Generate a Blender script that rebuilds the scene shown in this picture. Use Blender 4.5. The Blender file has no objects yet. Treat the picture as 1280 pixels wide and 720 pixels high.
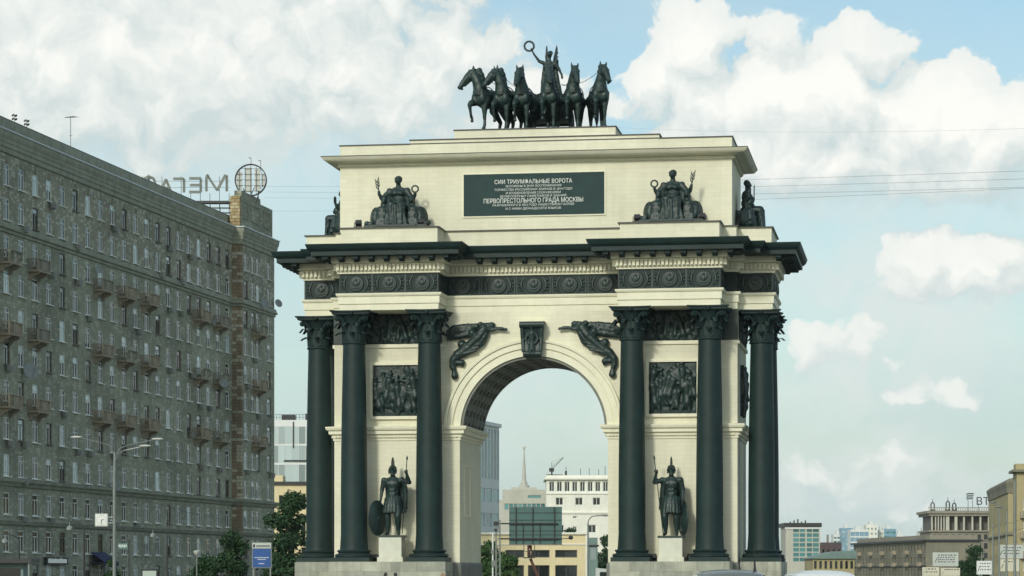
import bpy, bmesh, math, random
from mathutils import Vector, Matrix, noise

R = math.radians
scene = bpy.context.scene
COL = scene.collection
rnd = random.Random(7)

# ------------------------------------------------------------------ camera
FPX, CAMZ = 3400.0, 1.65
cd = bpy.data.cameras.new('camera')
cam = bpy.data.objects.new('camera', cd)
COL.objects.link(cam)
cam.location = (0, 0, CAMZ)
cam.rotation_euler = (R(90), 0, 0)
cd.sensor_width = 36
cd.lens = FPX / 1280 * 36
cd.shift_y = 360 / 1280
cd.clip_start = 0.5
cd.clip_end = 20000
scene.camera = cam

# ------------------------------------------------------------------ sun, sky, exposure
SUN_AZ, SUN_EL = R(-156), R(27)       # azimuth from +Y towards +X: behind the viewer, to the left
sun_dir = Vector((math.sin(SUN_AZ) * math.cos(SUN_EL), math.cos(SUN_AZ) * math.cos(SUN_EL), math.sin(SUN_EL)))
sd = bpy.data.lights.new('sun', 'SUN')
sd.energy = 1.8
sd.angle = R(7)
sd.color = (1.0, 0.985, 0.88)
so = bpy.data.objects.new('sun', sd)
COL.objects.link(so)
so.rotation_euler = sun_dir.to_track_quat('Z', 'Y').to_euler()
so.location = sun_dir * 300

vs = scene.view_settings
scene.display_settings.display_device = 'sRGB'
vs.view_transform = 'Standard'
vs.look = 'None'
vs.exposure = 0.0
vs.gamma = 1.0
vs.use_curve_mapping = False
scene.cycles.use_denoising = True
scene.cycles.max_bounces = 6
scene.cycles.volume_bounces = 1
scene.cycles.use_adaptive_sampling = True

world = bpy.data.worlds.new('World')
scene.world = world
world.use_nodes = True
world.cycles.sampling_method = 'NONE'      # a broad sky: found by the bounced rays themselves
wt = world.node_tree
wt.nodes.clear()


class NG:
    """small helper to write node graphs as expressions"""
    def __init__(self, tree):
        self.t = tree

    def node(self, typ, **kw):
        n = self.t.nodes.new(typ)
        for k, v in kw.items():
            setattr(n, k, v)
        return n

    def put(self, sock, v):
        if isinstance(v, bpy.types.NodeSocket):
            self.t.links.new(v, sock)
        elif v is not None:
            sock.default_value = v

    def m(self, op, a, b=None, c=None, clamp=False):
        n = self.node('ShaderNodeMath', operation=op, use_clamp=clamp)
        self.put(n.inputs[0], a)
        if b is not None: self.put(n.inputs[1], b)
        if c is not None: self.put(n.inputs[2], c)
        return n.outputs[0]

    def v(self, op, a, b=None, scale=None):
        n = self.node('ShaderNodeVectorMath', operation=op)
        self.put(n.inputs[0], a)
        if b is not None: self.put(n.inputs[1], b)
        if scale is not None: self.put(n.inputs['Scale'], scale)
        return n.outputs['Value'] if op in ('LENGTH', 'DOT_PRODUCT', 'DISTANCE') else n.outputs['Vector']

    def rng(self, x, a, b, c=0.0, d=1.0, kind='SMOOTHSTEP'):
        n = self.node('ShaderNodeMapRange', interpolation_type=kind)
        self.put(n.inputs[0], x)
        for i, q in enumerate((a, b, c, d)): self.put(n.inputs[1 + i], q)
        return n.outputs[0]

    def mix(self, f, a, b, blend='MIX'):
        n = self.node('ShaderNodeMix', data_type='RGBA', blend_type=blend)
        self.put(n.inputs['Factor'], f)
        ia = [s for s in n.inputs if s.type == 'RGBA']
        self.put(ia[0], a); self.put(ia[1], b)
        return [s for s in n.outputs if s.type == 'RGBA'][0]

    def noise(self, vec, scale, detail=4, rough=0.5, dist=0.0):
        n = self.node('ShaderNodeTexNoise')
        self.put(n.inputs['Vector'], vec)
        n.inputs['Scale'].default_value = scale
        n.inputs['Detail'].default_value = detail
        n.inputs['Roughness'].default_value = rough
        n.inputs['Distortion'].default_value = dist
        return n.outputs[0]

    def comb(self, x, y, z):
        n = self.node('ShaderNodeCombineXYZ')
        for i, q in enumerate((x, y, z)): self.put(n.inputs[i], q)
        return n.outputs[0]

    def sep(self, vec):
        n = self.node('ShaderNodeSeparateXYZ')
        self.put(n.inputs[0], vec)
        return n.outputs


def C4(c): return (c[0], c[1], c[2], 1.0)


def build_sky():
    g = NG(wt)
    tc = g.node('ShaderNodeTexCoord')
    x, y, z = g.sep(tc.outputs['Generated'])
    az = g.m('ARCTAN2', x, y)
    el = g.m('ARCSINE', z)
    # sheet of cloud directions: 1 unit = 0.1 rad
    P = g.comb(g.m('MULTIPLY', az, 10.0), g.m('MULTIPLY', el, 10.0), 0.0)
    # rounded cumulus heaps: (azimuth, elevation, half width, half height, weight)
    def q(px, py, rx, ry, w): return ((px - 640) / 340, (720 - py) / 340, rx / 340, ry / 340, w)
    heaps = [q(110, 40, 620, 240, 1.65), q(450, 105, 280, 135, 1.15), q(650, 150, 200, 70, .85),
             q(545, -10, 110, 90, .95), q(848, 95, 98, 110, 1.25), q(930, 160, 190, 115, 1.35), q(1010, 165, 240, 130, 1.45), q(962, 80, 74, 75, .85),
             q(1195, 185, 230, 112, 1.4), q(1070, 90, 110, 70, .9),
             q(1205, 345, 165, 80, .95), q(1040, 437, 125, 48, .78), q(1165, 495, 95, 32, .72), q(1050, 592, 140, 40, .66), q(1105, 636, 130, 28, .58)]
    soft = [q(280, 160, 480, 130, 1.0), q(1100, 240, 330, 95, .75), q(1150, 370, 280, 130, 1.0), q(1060, 470, 190, 75, .9), q(1080, 610, 280, 80, 1.0), q(690, 500, 160, 120, .7), q(620, 100, 110, 90, .6)]

    def n2(vec, scale, detail, rough, col=False):
        n = g.node('ShaderNodeTexNoise', noise_dimensions='2D')
        g.put(n.inputs['Vector'], vec)
        n.inputs['Scale'].default_value = scale; n.inputs['Detail'].default_value = detail; n.inputs['Roughness'].default_value = rough
        return n.outputs['Color'] if col else n.outputs[0]

    wv = g.v('SCALE', g.v('SUBTRACT', n2(P, 3.4, 4, .55, True), (.5, .5, .5)), scale=.24)
    # beyond the named heaps the same weather goes on all round
    big = g.noise(g.v('MULTIPLY', tc.outputs['Generated'], (1, 1, 1.6)), 2.6, 2, .5)
    allround = g.rng(big, .42, .66, 0, .95)
    away = g.m('MAXIMUM', g.rng(g.m('ABSOLUTE', az), .22, .42, 0, 1), g.rng(el, .22, .40, 0, 1))
    allround = g.m('MULTIPLY', allround, away)

    def cover_at(off):
        pw = g.v('ADD', g.v('ADD', P, (off[0], off[1], 0.0)), wv)
        cov = allround
        for (a, b, ra, rb, w) in heaps:
            d = g.v('LENGTH', g.v('MULTIPLY', g.v('SUBTRACT', pw, (a, b, 0)), (1 / ra, 1 / rb, 0)))
            cov = g.m('MAXIMUM', cov, g.rng(d, 1.2, .25, 0.0, w))
        vo = g.node('ShaderNodeTexVoronoi', feature='F1', voronoi_dimensions='2D')
        g.put(vo.inputs['Vector'], pw)
        vo.inputs['Scale'].default_value = 5.2
        vo.inputs['Detail'].default_value = 4
        vo.inputs['Roughness'].default_value = .5
        bil = g.m('SUBTRACT', .55, vo.outputs['Distance'])
        fb = g.m('SUBTRACT', n2(pw, 4.2, 8, .60), .5)
        det = g.m('ADD', g.m('MULTIPLY', bil, .52), g.m('MULTIPLY', fb, .90))
        return g.m('ADD', cov, g.m('MULTIPLY', det, .80)), cov

    d0, c0 = cover_at((0, 0))
    d1, c1 = cover_at((-.03, .10))
    # sunlit upper rims are crisp, undersides melt into the air
    under = g.m('MULTIPLY', g.m('SUBTRACT', d1, d0), 3.0, clamp=True)
    cover = g.rng(d0, .30, g.m('ADD', g.rng(el, .12, .02, .48, .68, 'LINEAR'), g.m('MULTIPLY', under, .62)))
    lit = g.m('ADD', g.m('MULTIPLY', g.m('SUBTRACT', d0, d1), 1.25), .54, clamp=True)
    thick = g.rng(d0, .30, 1.45)
    shade = g.m('ADD', g.m('MULTIPLY', lit, .72), g.m('MULTIPLY', thick, .30), clamp=True)
    ccol = g.mix(shade, (3.75, 4.6, 4.7, 1), (7.3, 7.25, 6.85, 1))
    sky = g.node('ShaderNodeTexSky', sky_type='NISHITA')
    sky.sun_disc = False
    sky.sun_elevation = SUN_EL
    sky.sun_rotation = SUN_AZ % (2 * math.pi)
    sky.air_density = 1.0
    sky.dust_density = 1.6
    sky.ozone_density = 1.0
    # milky summer air low down, thin uneven veil everywhere
    veiln = n2(g.v('MULTIPLY', P, (.35, 1.3, 1)), 2.2, 4, .55)
    veil = g.m('ADD', g.rng(el, .19, .0, .16, .95, 'LINEAR'), g.m('MULTIPLY', g.m('SUBTRACT', veiln, .5), 1.0), clamp=True)
    base = g.mix(g.m('MULTIPLY', veil, .92), g.v('MULTIPLY', sky.outputs[0], (.95, 1.04, .97)), (4.2, 5.15, 5.2, 1))
    haze = None
    ps = g.v('ADD', P, g.v('SCALE', wv, scale=1.3))
    for (a, b, ra, rb, w) in soft:
        d = g.v('LENGTH', g.v('MULTIPLY', g.v('SUBTRACT', ps, (a, b, 0)), (1 / ra, 1 / rb, 0)))
        c = g.rng(d, 1.25, .1, 0.0, w)
        haze = c if haze is None else g.m('MAXIMUM', haze, c)
    haze = g.m('MULTIPLY', haze, g.rng(n2(ps, 3.0, 6, .6), .25, .68, .15, 1.0))
    base = g.mix(g.m('MULTIPLY', haze, .95), base, (5.35, 5.85, 5.7, 1))
    col = g.mix(g.m('MULTIPLY', cover, g.rng(el, .01, .12, .78, .97, 'LINEAR')), base, ccol)
    bg = g.node('ShaderNodeBackground')
    g.put(bg.inputs['Color'], col)
    bg.inputs['Strength'].default_value = 0.14
    out = g.node('ShaderNodeOutputWorld')
    wt.links.new(bg.outputs[0], out.inputs[0])


build_sky()

# ------------------------------------------------------------------ materials
MATS = {}


def new_mat(name):
    m = bpy.data.materials.new(name)
    m.use_nodes = True
    MATS[name] = m
    b = m.node_tree.nodes['Principled BSDF']
    return m, NG(m.node_tree), b


def pmat(name, base, rough=.6, var=.18, scale=1.5, bump=0., bscale=20., metallic=0., spec=.5, streak=0., stretch=(1, 1, 1)):
    """painted or mineral surface with uneven tone, fine relief and rain streaks"""
    m, g, b = new_mat(name)
    tc = g.node('ShaderNodeTexCoord').outputs['Object']
    tc2 = g.v('MULTIPLY', tc, stretch)
    n1 = g.noise(tc2, scale, 7, .6)
    f = g.rng(n1, .3, .7, 1 - var, 1 + var, 'LINEAR')
    if streak:
        n2 = g.noise(g.v('MULTIPLY', tc, (3.0, 3.0, .22)), 1.3, 6, .65)
        f = g.m('MULTIPLY', f, g.rng(n2, .45, .75, 1, 1 - streak, 'LINEAR'))
    col = g.v('SCALE', C4(base)[:3], scale=f)
    g.put(b.inputs['Base Color'], col)
    b.inputs['Roughness'].default_value = rough
    b.inputs['Metallic'].default_value = metallic
    b.inputs['Specular IOR Level'].default_value = spec
    if bump:
        bn = g.node('ShaderNodeBump')
        bn.inputs['Strength'].default_value = bump
        bn.inputs['Distance'].default_value = .03
        g.put(bn.inputs['Height'], g.noise(tc, bscale, 4, .6))
        g.put(b.inputs['Normal'], bn.outputs[0])
    return m


def brickmat(name, cols, mortar, bw, bh, rough=.8, bump=.4, mort=.012, relief=.02, patch=None, offs=.5, wear=1.0):
    """coursed masonry: tone per block, joints recessed by bump"""
    m, g, b = new_mat(name)
    x, y, z = g.sep(g.node('ShaderNodeTexCoord').outputs['Object'])
    vec = g.comb(g.m('ADD', x, y), z, 0.0)
    br = g.node('ShaderNodeTexBrick')
    g.put(br.inputs['Vector'], vec)
    br.offset = offs
    br.inputs['Scale'].default_value = 1.0
    br.inputs['Brick Width'].default_value = bw
    br.inputs['Row Height'].default_value = bh
    br.inputs['Mortar Size'].default_value = mort
    br.inputs['Mortar Smooth'].default_value = .2
    br.inputs['Bias'].default_value = 0
    br.inputs['Color1'].default_value = C4(cols[0])
    br.inputs['Color2'].default_value = C4(cols[1])
    br.inputs['Mortar'].default_value = C4(mortar)
    col = br.outputs['Color']
    # a few odd blocks, one tone per cell
    cell = g.v('FLOOR', g.v('MULTIPLY', vec, (1 / bw, 1 / bh, 1)))
    wn = g.node('ShaderNodeTexWhiteNoise', noise_dimensions='2D')
    g.put(wn.inputs['Vector'], cell)
    if len(cols) > 2:
        notm = g.m('SUBTRACT', 1.0, br.outputs['Fac'])
        col = g.mix(g.m('MULTIPLY', g.m('GREATER_THAN', wn.outputs['Value'], patch or .86), notm), col, C4(cols[2]))
    big = g.rng(g.noise(vec, .12, 5, .6), .3, .7, 1 - .28 * wear, 1 + .22 * wear, 'LINEAR')
    st = g.rng(g.noise(g.v('MULTIPLY', vec, (1.6, .12, 1)), 1.0, 5, .65), .4, .75, 1.0, 1 - .28 * wear * wear, 'LINEAR')
    col = g.v('SCALE', col, scale=g.m('MULTIPLY', big, st))
    g.put(b.inputs['Base Color'], col)
    b.inputs['Roughness'].default_value = rough
    b.inputs['Specular IOR Level'].default_value = .3
    bn = g.node('ShaderNodeBump')
    bn.inputs['Strength'].default_value = bump
    bn.inputs['Distance'].default_value = relief
    g.put(bn.inputs['Height'], g.m('SUBTRACT', g.noise(vec, 9, 4, .6), br.outputs['Fac']))
    g.put(b.inputs['Normal'], bn.outputs[0])
    return m


def glassmat(name, tint, rough=.06, var=.35):
    """window glass over a dim room: body of the given tint, clear reflection of the sky"""
    m, g, b = new_mat(name)
    oi = g.node('ShaderNodeObjectInfo')
    f = g.rng(oi.outputs['Random'], 0, 1, 1 - var, 1 + var, 'LINEAR')
    g.put(b.inputs['Base Color'], g.v('SCALE', tint, scale=f))
    b.inputs['Roughness'].default_value = rough
    b.inputs['Specular IOR Level'].default_value = .7
    bn = g.node('ShaderNodeBump')
    bn.inputs['Strength'].default_value = .08
    g.put(bn.inputs['Height'], g.noise(g.node('ShaderNodeTexCoord').outputs['Object'], 1.1, 2, .5))
    g.put(b.inputs['Normal'], bn.outputs[0])
    return m


def leafmat(name, a, bcol):
    m, g, b = new_mat(name)
    ge = g.node('ShaderNodeNewGeometry')
    big = g.noise(g.node('ShaderNodeTexCoord').outputs['Object'], .7, 3, .5)
    f = g.m('ADD', g.m('MULTIPLY', ge.outputs['Random Per Island'], .6), g.m('MULTIPLY', big, .45), clamp=True)
    col = g.mix(f, C4(a), C4(bcol))
    g.put(b.inputs['Base Color'], col)
    b.inputs['Roughness'].default_value = .6
    b.inputs['Specular IOR Level'].default_value = .25
    tr = g.node('ShaderNodeBsdfTranslucent')
    g.put(tr.inputs['Color'], col)
    mx = g.node('ShaderNodeMixShader')
    mx.inputs[0].default_value = .22
    m.node_tree.links.new(b.outputs[0], mx.inputs[1])
    m.node_tree.links.new(tr.outputs[0], mx.inputs[2])
    m.node_tree.links.new(mx.outputs[0], m.node_tree.nodes['Material Output'].inputs[0])
    return m


brickmat('cream', [(.785, .765, .605), (.745, .725, .565)], (.68, .66, .51), .62, .21, rough=.75, bump=.09, mort=.008, relief=.006, wear=.55)
pmat('cream_trim', (.785, .766, .60), .7, .07, 1.2, .05, 14, streak=.05)
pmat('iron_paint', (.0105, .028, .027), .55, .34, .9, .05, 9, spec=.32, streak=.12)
pmat('bronze', (.013, .031, .029), .46, .40, 3.0, .25, 16, spec=.5)
pmat('bronze_green', (.015, .036, .033), .46, .55, 4.0, .35, 14, spec=.55)
pmat('flashing', (.045, .05, .045), .5, .2, 2)
pmat('plate', (.022, .050, .050), .6, .12, 2, spec=.2)
pmat('letter_white', (.78, .80, .76), .6, .04, 3)
brickmat('granite', [(.34, .35, .29), (.27, .285, .235)], (.2, .2, .17), 3, 3, rough=.7, bump=.15)
pmat('grey_stone', (.17, .18, .16), .75, .22, 1.5, .2, 12, streak=.2)
pmat('plinth_stone', (.62, .62, .52), .75, .08, 2.5, .1, 12, streak=.1)
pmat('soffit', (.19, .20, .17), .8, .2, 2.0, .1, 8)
brickmat('block_stone', [(.295, .31, .228), (.365, .375, .285), (.46, .465, .37)], (.26, .28, .21), .52, .28, rough=.88, bump=.6, mort=.015, relief=.03, patch=.80)
brickmat('brown_stone', [(.29, .285, .212), (.365, .36, .272), (.52, .53, .43)], (.25, .24, .185), .50, .28, rough=.88, bump=.6, mort=.015, relief=.03, patch=.78)
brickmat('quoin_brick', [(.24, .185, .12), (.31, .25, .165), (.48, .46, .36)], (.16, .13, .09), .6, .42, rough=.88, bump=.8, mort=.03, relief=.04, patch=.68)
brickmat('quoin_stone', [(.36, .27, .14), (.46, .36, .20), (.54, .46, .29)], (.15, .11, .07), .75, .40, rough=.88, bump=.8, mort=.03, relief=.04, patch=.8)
pmat('belt_stone', (.29, .305, .235), .85, .25, .8, .3, 10, streak=.25)
pmat('roof_metal', (.055, .06, .06), .5, .3, .6, streak=.2)
pmat('snow_gutter', (.50, .55, .56), .45, .15, 2)
pmat('window_frame', (.80, .84, .80), .5, .25, .05)
pmat('window_frame_dark', (.12, .11, .09), .6, .2, .05)
glassmat('pane', (.016, .022, .022), .05, .7)
glassmat('pane_blue', (.09, .24, .25), .05, .4)
glassmat('pane_pale', (.40, .48, .48), .08, .45)
pmat('balcony_stone', (.33, .285, .205), .85, .3, 1.0, .25, 8, streak=.3)
pmat('rail_metal', (.05, .05, .045), .6, .2, 3)
pmat('white_plastic', (.52, .54, .50), .5, .1, 3)
pmat('ac_grey', (.20, .21, .19), .5, .15, 3)
pmat('dish_grey', (.22, .25, .24), .45, .1, 2)
pmat('galvanised', (.21, .235, .22), .45, .15, 3, metallic=.3)
pmat('dark_steel', (.028, .03, .032), .5, .2, 3)
pmat('office_white', (.72, .74, .72), .6, .06, .4)
pmat('pale_plaster', (.82, .81, .72), .8, .08, .25, .1, 5, streak=.12)
pmat('beige_panel', (.50, .49, .42), .8, .1, .2, streak=.1)
pmat('yellow_plaster', (.76, .65, .40), .8, .08, .3, .1, 5, streak=.1)
pmat('ochre_plaster', (.40, .345, .19), .85, .14, .2, .1, 5, streak=.15)
pmat('khaki_stone', (.205, .195, .145), .85, .2, .15, .15, 5, streak=.2)
pmat('taupe_stone', (.27, .25, .20), .85, .15, .15, .1, 5, streak=.2)
pmat('green_metal', (.075, .155, .145), .5, .12, 1.0, streak=.1)
pmat('green_roof', (.16, .24, .22), .6, .15, .3)
pmat('dark_red', (.085, .06, .065), .8, .15, .4)
pmat('sky_blue_panel', (.20, .36, .48), .4, .2, .12)
pmat('asphalt', (.05, .05, .052), .9, .15, .6, .3, 40)
pmat('paving', (.30, .29, .27), .85, .15, .4, .2, 20)
pmat('ground_soil', (.10, .11, .07), .95, .3, .2, .2, 10)
pmat('road_paint', (.75, .75, .72), .7, .1, 3)
pmat('bark', (.07, .055, .04), .9, .3, 4, .6, 12)
leafmat('leaf', (.022, .058, .020), (.075, .145, .040))
leafmat('leaf_dark', (.014, .042, .020), (.045, .10, .035))
pmat('blue_board', (.018, .085, .30), .35, .1, 1.5)
pmat('board_white', (.50, .53, .50), .5, .06, 1.0)
pmat('board_cream', (.60, .58, .46), .5, .08, 1.0)
pmat('navy_cloth', (.012, .02, .09), .8, .15, 3)
pmat('ink', (.015, .02, .022), .6, .1, 3)
pmat('black_rubber', (.012, .012, .012), .85, .1, 6)
pmat('car_grey', (.13, .15, .15), .22, .05, 1, spec=.7)
pmat('car_white', (.70, .73, .72), .22, .03, 1, spec=.6)
pmat('tail_red', (.30, .015, .012), .25, .1, 4)
pmat('chrome', (.55, .56, .56), .25, .05, 4, metallic=.9)
pmat('skin', (.48, .30, .21), .55, .08, 6)
pmat('hair_dark', (.018, .013, .010), .5, .2, 30)
pmat('hair_fair', (.30, .20, .12), .5, .2, 30)
pmat('shirt_grey', (.16, .17, .18), .85, .12, 5)
pmat('shirt_red', (.28, .06, .05), .85, .12, 5)
pmat('denim', (.03, .045, .09), .85, .15, 6)
pmat('rust_red', (.085, .028, .020), .6, .25, 3)


def lampmat(name, base, em, strength):
    m, g, b = new_mat(name)
    b.inputs['Base Color'].default_value = C4(base)
    b.inputs['Emission Color'].default_value = C4(em)
    b.inputs['Emission Strength'].default_value = strength
    return m


lampmat('lightbox', (.35, .42, .36), (.75, .85, .8), .10)
lampmat('sign_light', (.5, .55, .52), (.85, .95, .92), .15)

# ------------------------------------------------------------------ mesh helpers


class MB:
    def __init__(self):
        self.v, self.f = [], []

    def add(self, vs, fs):
        o = len(self.v)
        self.v += [tuple(p) for p in vs]
        self.f += [tuple(i + o for i in q) for q in fs]
        return self

    def box(self, x0, x1, y0, y1, z0, z1, M=None):
        vs = [Vector((x, y, z)) for z in (z0, z1) for y in (y0, y1) for x in (x0, x1)]
        if M: vs = [M @ p for p in vs]
        return self.add(vs, [(0, 2, 3, 1), (4, 5, 7, 6), (0, 1, 5, 4), (1, 3, 7, 5), (3, 2, 6, 7), (2, 0, 4, 6)])

    def bar(self, a, b, w, h=None):
        """square bar from a to b"""
        a, b = Vector(a), Vector(b)
        h = h or w
        d = b - a
        q = d.to_track_quat('Z', 'X' if abs(d.normalized().z) > .9 else 'Y')
        M = Matrix.Translation(a) @ q.to_matrix().to_4x4()
        return self.box(-w / 2, w / 2, -h / 2, h / 2, 0, d.length, M)

    def tube(self, pts, rad, n=8, closed=False, caps=True):
        pts = [Vector(p) for p in pts]
        if not isinstance(rad, (list, tuple)): rad = [rad] * len(pts)
        rings, ref = [], None
        N = len(pts)
        for i, p in enumerate(pts):
            if closed: t = pts[(i + 1) % N] - pts[i - 1]
            else: t = pts[min(i + 1, N - 1)] - pts[max(i - 1, 0)]
            t.normalize()
            if ref is None: ref = Vector((0, 0, 1)) if abs(t.z) < .9 else Vector((1, 0, 0))
            a = (ref - t * ref.dot(t)).normalized()
            ref = a
            b = t.cross(a)
            rings.append([p + (a * math.cos(2 * math.pi * k / n) + b * math.sin(2 * math.pi * k / n)) * rad[i] for k in range(n)])
        vs = [q for r in rings for q in r]
        fs = []
        for i in range(N if closed else N - 1):
            j = (i + 1) % N
            for k in range(n):
                fs.append((i * n + k, i * n + (k + 1) % n, j * n + (k + 1) % n, j * n + k))
        if caps and not closed:
            fs.append(tuple(range(n - 1, -1, -1)))
            fs.append(tuple((N - 1) * n + k for k in range(n)))
        return self.add(vs, fs)

    def cap(self, a, b, ra, rb, n=10):
        """round-ended tapered limb"""
        a, b = Vector(a), Vector(b)
        d = (b - a)
        L = d.length
        d = d / L if L > 1e-6 else Vector((0, 0, 1))
        pts, rs = [], []
        for k in (-.98, -.8, -.45): pts.append(a + d * ra * k); rs.append(ra * math.sqrt(1 - k * k))
        pts.append(a); rs.append(ra)
        if L > 1e-6: pts.append(b); rs.append(rb)
        for k in (.45, .8, .98): pts.append(b + d * rb * k); rs.append(rb * math.sqrt(1 - k * k))
        return self.tube(pts, rs, n)

    def chain(self, pts, n=10):
        """pts: (x,y,z,r)"""
        for p, q in zip(pts[:-1], pts[1:]): self.cap(p[:3], q[:3], p[3], q[3], n)
        return self

    def ell(self, c, r, rot=None, n=14, m=9):
        vs, fs = [], []
        for i in range(m + 1):
            t = math.pi * i / m
            t = min(max(t, .06), math.pi - .06)
            for k in range(n):
                p = 2 * math.pi * k / n
                q = Vector((r[0] * math.sin(t) * math.cos(p), r[1] * math.sin(t) * math.sin(p), r[2] * math.cos(t)))
                if rot: q = rot @ q
                vs.append(q + Vector(c))
        for i in range(m):
            for k in range(n): fs.append((i * n + k, (i + 1) * n + k, (i + 1) * n + (k + 1) % n, i * n + (k + 1) % n))
        fs.append(tuple(range(n)))
        fs.append(tuple(m * n + k for k in range(n - 1, -1, -1)))
        return self.add(vs, fs)

    def lathe(self, prof, n=32, c=(0, 0, 0), caps=True):
        vs = [(c[0] + r * math.cos(2 * math.pi * k / n), c[1] + r * math.sin(2 * math.pi * k / n), c[2] + z) for r, z in prof for k in range(n)]
        fs = [(i * n + k, i * n + (k + 1) % n, (i + 1) * n + (k + 1) % n, (i + 1) * n + k) for i in range(len(prof) - 1) for k in range(n)]
        if caps:
            fs.append(tuple(range(n - 1, -1, -1)))
            fs.append(tuple((len(prof) - 1) * n + k for k in range(n)))
        return self.add(vs, fs)

    def sweep(self, poly, prof, bottom=False, top=False):
        """prof (outward offset, z) carried round a counter-clockwise outline with mitred corners"""
        N = len(poly)
        P = [Vector(p) for p in poly]
        nr = []
        for i in range(N):
            d = (P[(i + 1) % N] - P[i]).normalized()
            nr.append(Vector((d.y, -d.x)))
        ms = []
        for i in range(N):
            a, b = nr[i - 1], nr[i]
            ms.append((a + b) / (1 + a.dot(b)))
        vs = [(P[i].x + ms[i].x * o, P[i].y + ms[i].y * o, z) for o, z in prof for i in range(N)]
        fs = [(j * N + i, j * N + (i + 1) % N, (j + 1) * N + (i + 1) % N, (j + 1) * N + i) for j in range(len(prof) - 1) for i in range(N)]
        if bottom: fs.append(tuple(range(N - 1, -1, -1)))
        if top: fs.append(tuple((len(prof) - 1) * N + i for i in range(N)))
        return self.add(vs, fs)

    def prism(self, poly, y0, y1):
        """outline in x,z pushed from y0 to y1"""
        n = len(poly)
        vs = [(x, y0, z) for x, z in poly] + [(x, y1, z) for x, z in poly]
        fs = [tuple(range(n)), tuple(range(2 * n - 1, n - 1, -1))]
        fs += [(i, i + n, (i + 1) % n + n, (i + 1) % n) for i in range(n)]
        return self.add(vs, fs)

    def xf(self, M):
        self.v = [tuple(M @ Vector(p)) for p in self.v]
        return self

    def mesh(self, name, mat=None, smooth=0):
        me = bpy.data.meshes.new(name)
        me.from_pydata(self.v, [], self.f)
        bm = bmesh.new(); bm.from_mesh(me)
        bmesh.ops.recalc_face_normals(bm, faces=bm.faces)
        bm.to_mesh(me); bm.free()
        if smooth:
            me.polygons.foreach_set('use_smooth', [True] * len(me.polygons))
            me.set_sharp_from_angle(angle=R(smooth))
        if mat: me.materials.append(MATS[mat])
        return me

    def build(self, name, mat, parent=None, smooth=0, loc=(0, 0, 0), rot=(0, 0, 0)):
        return link(name, self.mesh(name, mat, smooth), parent, loc, rot)

    def solid(self, name, mat, voxel, smooth=2, amp=0., nscale=3., fold=None):
        """fuse all limbs into one continuous skin"""
        me = self.mesh(name)
        o = bpy.data.objects.new('tmp', me); COL.objects.link(o)
        md = o.modifiers.new('r', 'REMESH'); md.mode = 'VOXEL'; md.voxel_size = voxel
        if smooth:
            sm = o.modifiers.new('s', 'SMOOTH'); sm.factor = .5; sm.iterations = smooth
        dg = bpy.context.evaluated_depsgraph_get()
        out = bpy.data.meshes.new_from_object(o.evaluated_get(dg))
        bpy.data.objects.remove(o); bpy.data.meshes.remove(me)
        out.name = name
        if amp or fold:
            nm = [v.normal.copy() for v in out.vertices]
            for v, n in zip(out.vertices, nm):
                d = amp * (noise.noise(Vector(v.co) * nscale) + .5 * noise.noise(Vector(v.co) * nscale * 2.3)) if amp else 0
                if fold: d += fold(v.co)
                v.co += n * d
        out.polygons.foreach_set('use_smooth', [True] * len(out.polygons))
        out.materials.clear()
        out.materials.append(MATS[mat])
        return out


def link(name, me, parent=None, loc=(0, 0, 0), rot=(0, 0, 0)):
    o = bpy.data.objects.new(name, me)
    COL.objects.link(o)
    o.location = loc
    o.rotation_euler = rot
    if parent: o.parent = parent
    return o


def tag(o, label=None, cat=None, group=None, kind=None):
    if label: o['label'] = label
    if cat: o['category'] = cat
    if group: o['group'] = group
    if kind: o['kind'] = kind
    return o


def thing(name, label, cat, loc=(0, 0, 0), rz=0., group=None):
    o = link(name, None, None, loc, (0, 0, rz))
    return tag(o, label, cat, group)


def kids(o): return [c for c in bpy.data.objects if c.parent == o]


def copy_tree(o, parent=None):
    c = o.copy()
    COL.objects.link(c)
    c.parent = parent
    for ch in kids(o): copy_tree(ch, c)
    return c


def at(px, py, D):
    """photo direction at a known distance along the view axis"""
    return Vector(((px - 640) / FPX * D, D, CAMZ + (720 - py) / FPX * D))


def facade(mb, O, ux, w, z0, z1, openings, rd):
    """wall plane with real window openings. O: left base corner (x,y), ux: direction to the right, openings (u0,u1,z0,z1)"""
    O = Vector((O[0], O[1])); ux = Vector(ux)
    inn = Vector((-ux.y, ux.x))
    us = sorted({round(q, 4) for q in [0, w] + [a for o in openings for a in o[:2]]})
    zs = sorted({round(q, 4) for q in [z0, z1] + [a for o in openings for a in o[2:4]]})
    ids = {}

    def vert(u, z, d=0.):
        k = (round(u, 4), round(z, 4), d)
        if k not in ids:
            p = O + ux * u + inn * d
            ids[k] = len(mb.v)
            mb.v.append((p.x, p.y, z))
        return ids[k]
    hole = set()
    ui = {u: i for i, u in enumerate(us)}; zi = {z: i for i, z in enumerate(zs)}
    for o in openings:
        for i in range(ui[round(o[0], 4)], ui[round(o[1], 4)]):
            for j in range(zi[round(o[2], 4)], zi[round(o[3], 4)]): hole.add((i, j))
    for j in range(len(zs) - 1):
        for i in range(len(us) - 1):
            if (i, j) not in hole:
                mb.f.append((vert(us[i], zs[j]), vert(us[i + 1], zs[j]), vert(us[i + 1], zs[j + 1]), vert(us[i], zs[j + 1])))
    for (a, b, c, d) in openings:
        for (p, q) in (((a, c), (b, c)), ((b, c), (b, d)), ((b, d), (a, d)), ((a, d), (a, c))):
            mb.f.append((vert(*p), vert(*q), vert(q[0], q[1], rd), vert(p[0], p[1], rd)))
        mb.f.append((vert(a, c, rd), vert(b, c, rd), vert(b, d, rd), vert(a, d, rd)))


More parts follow.
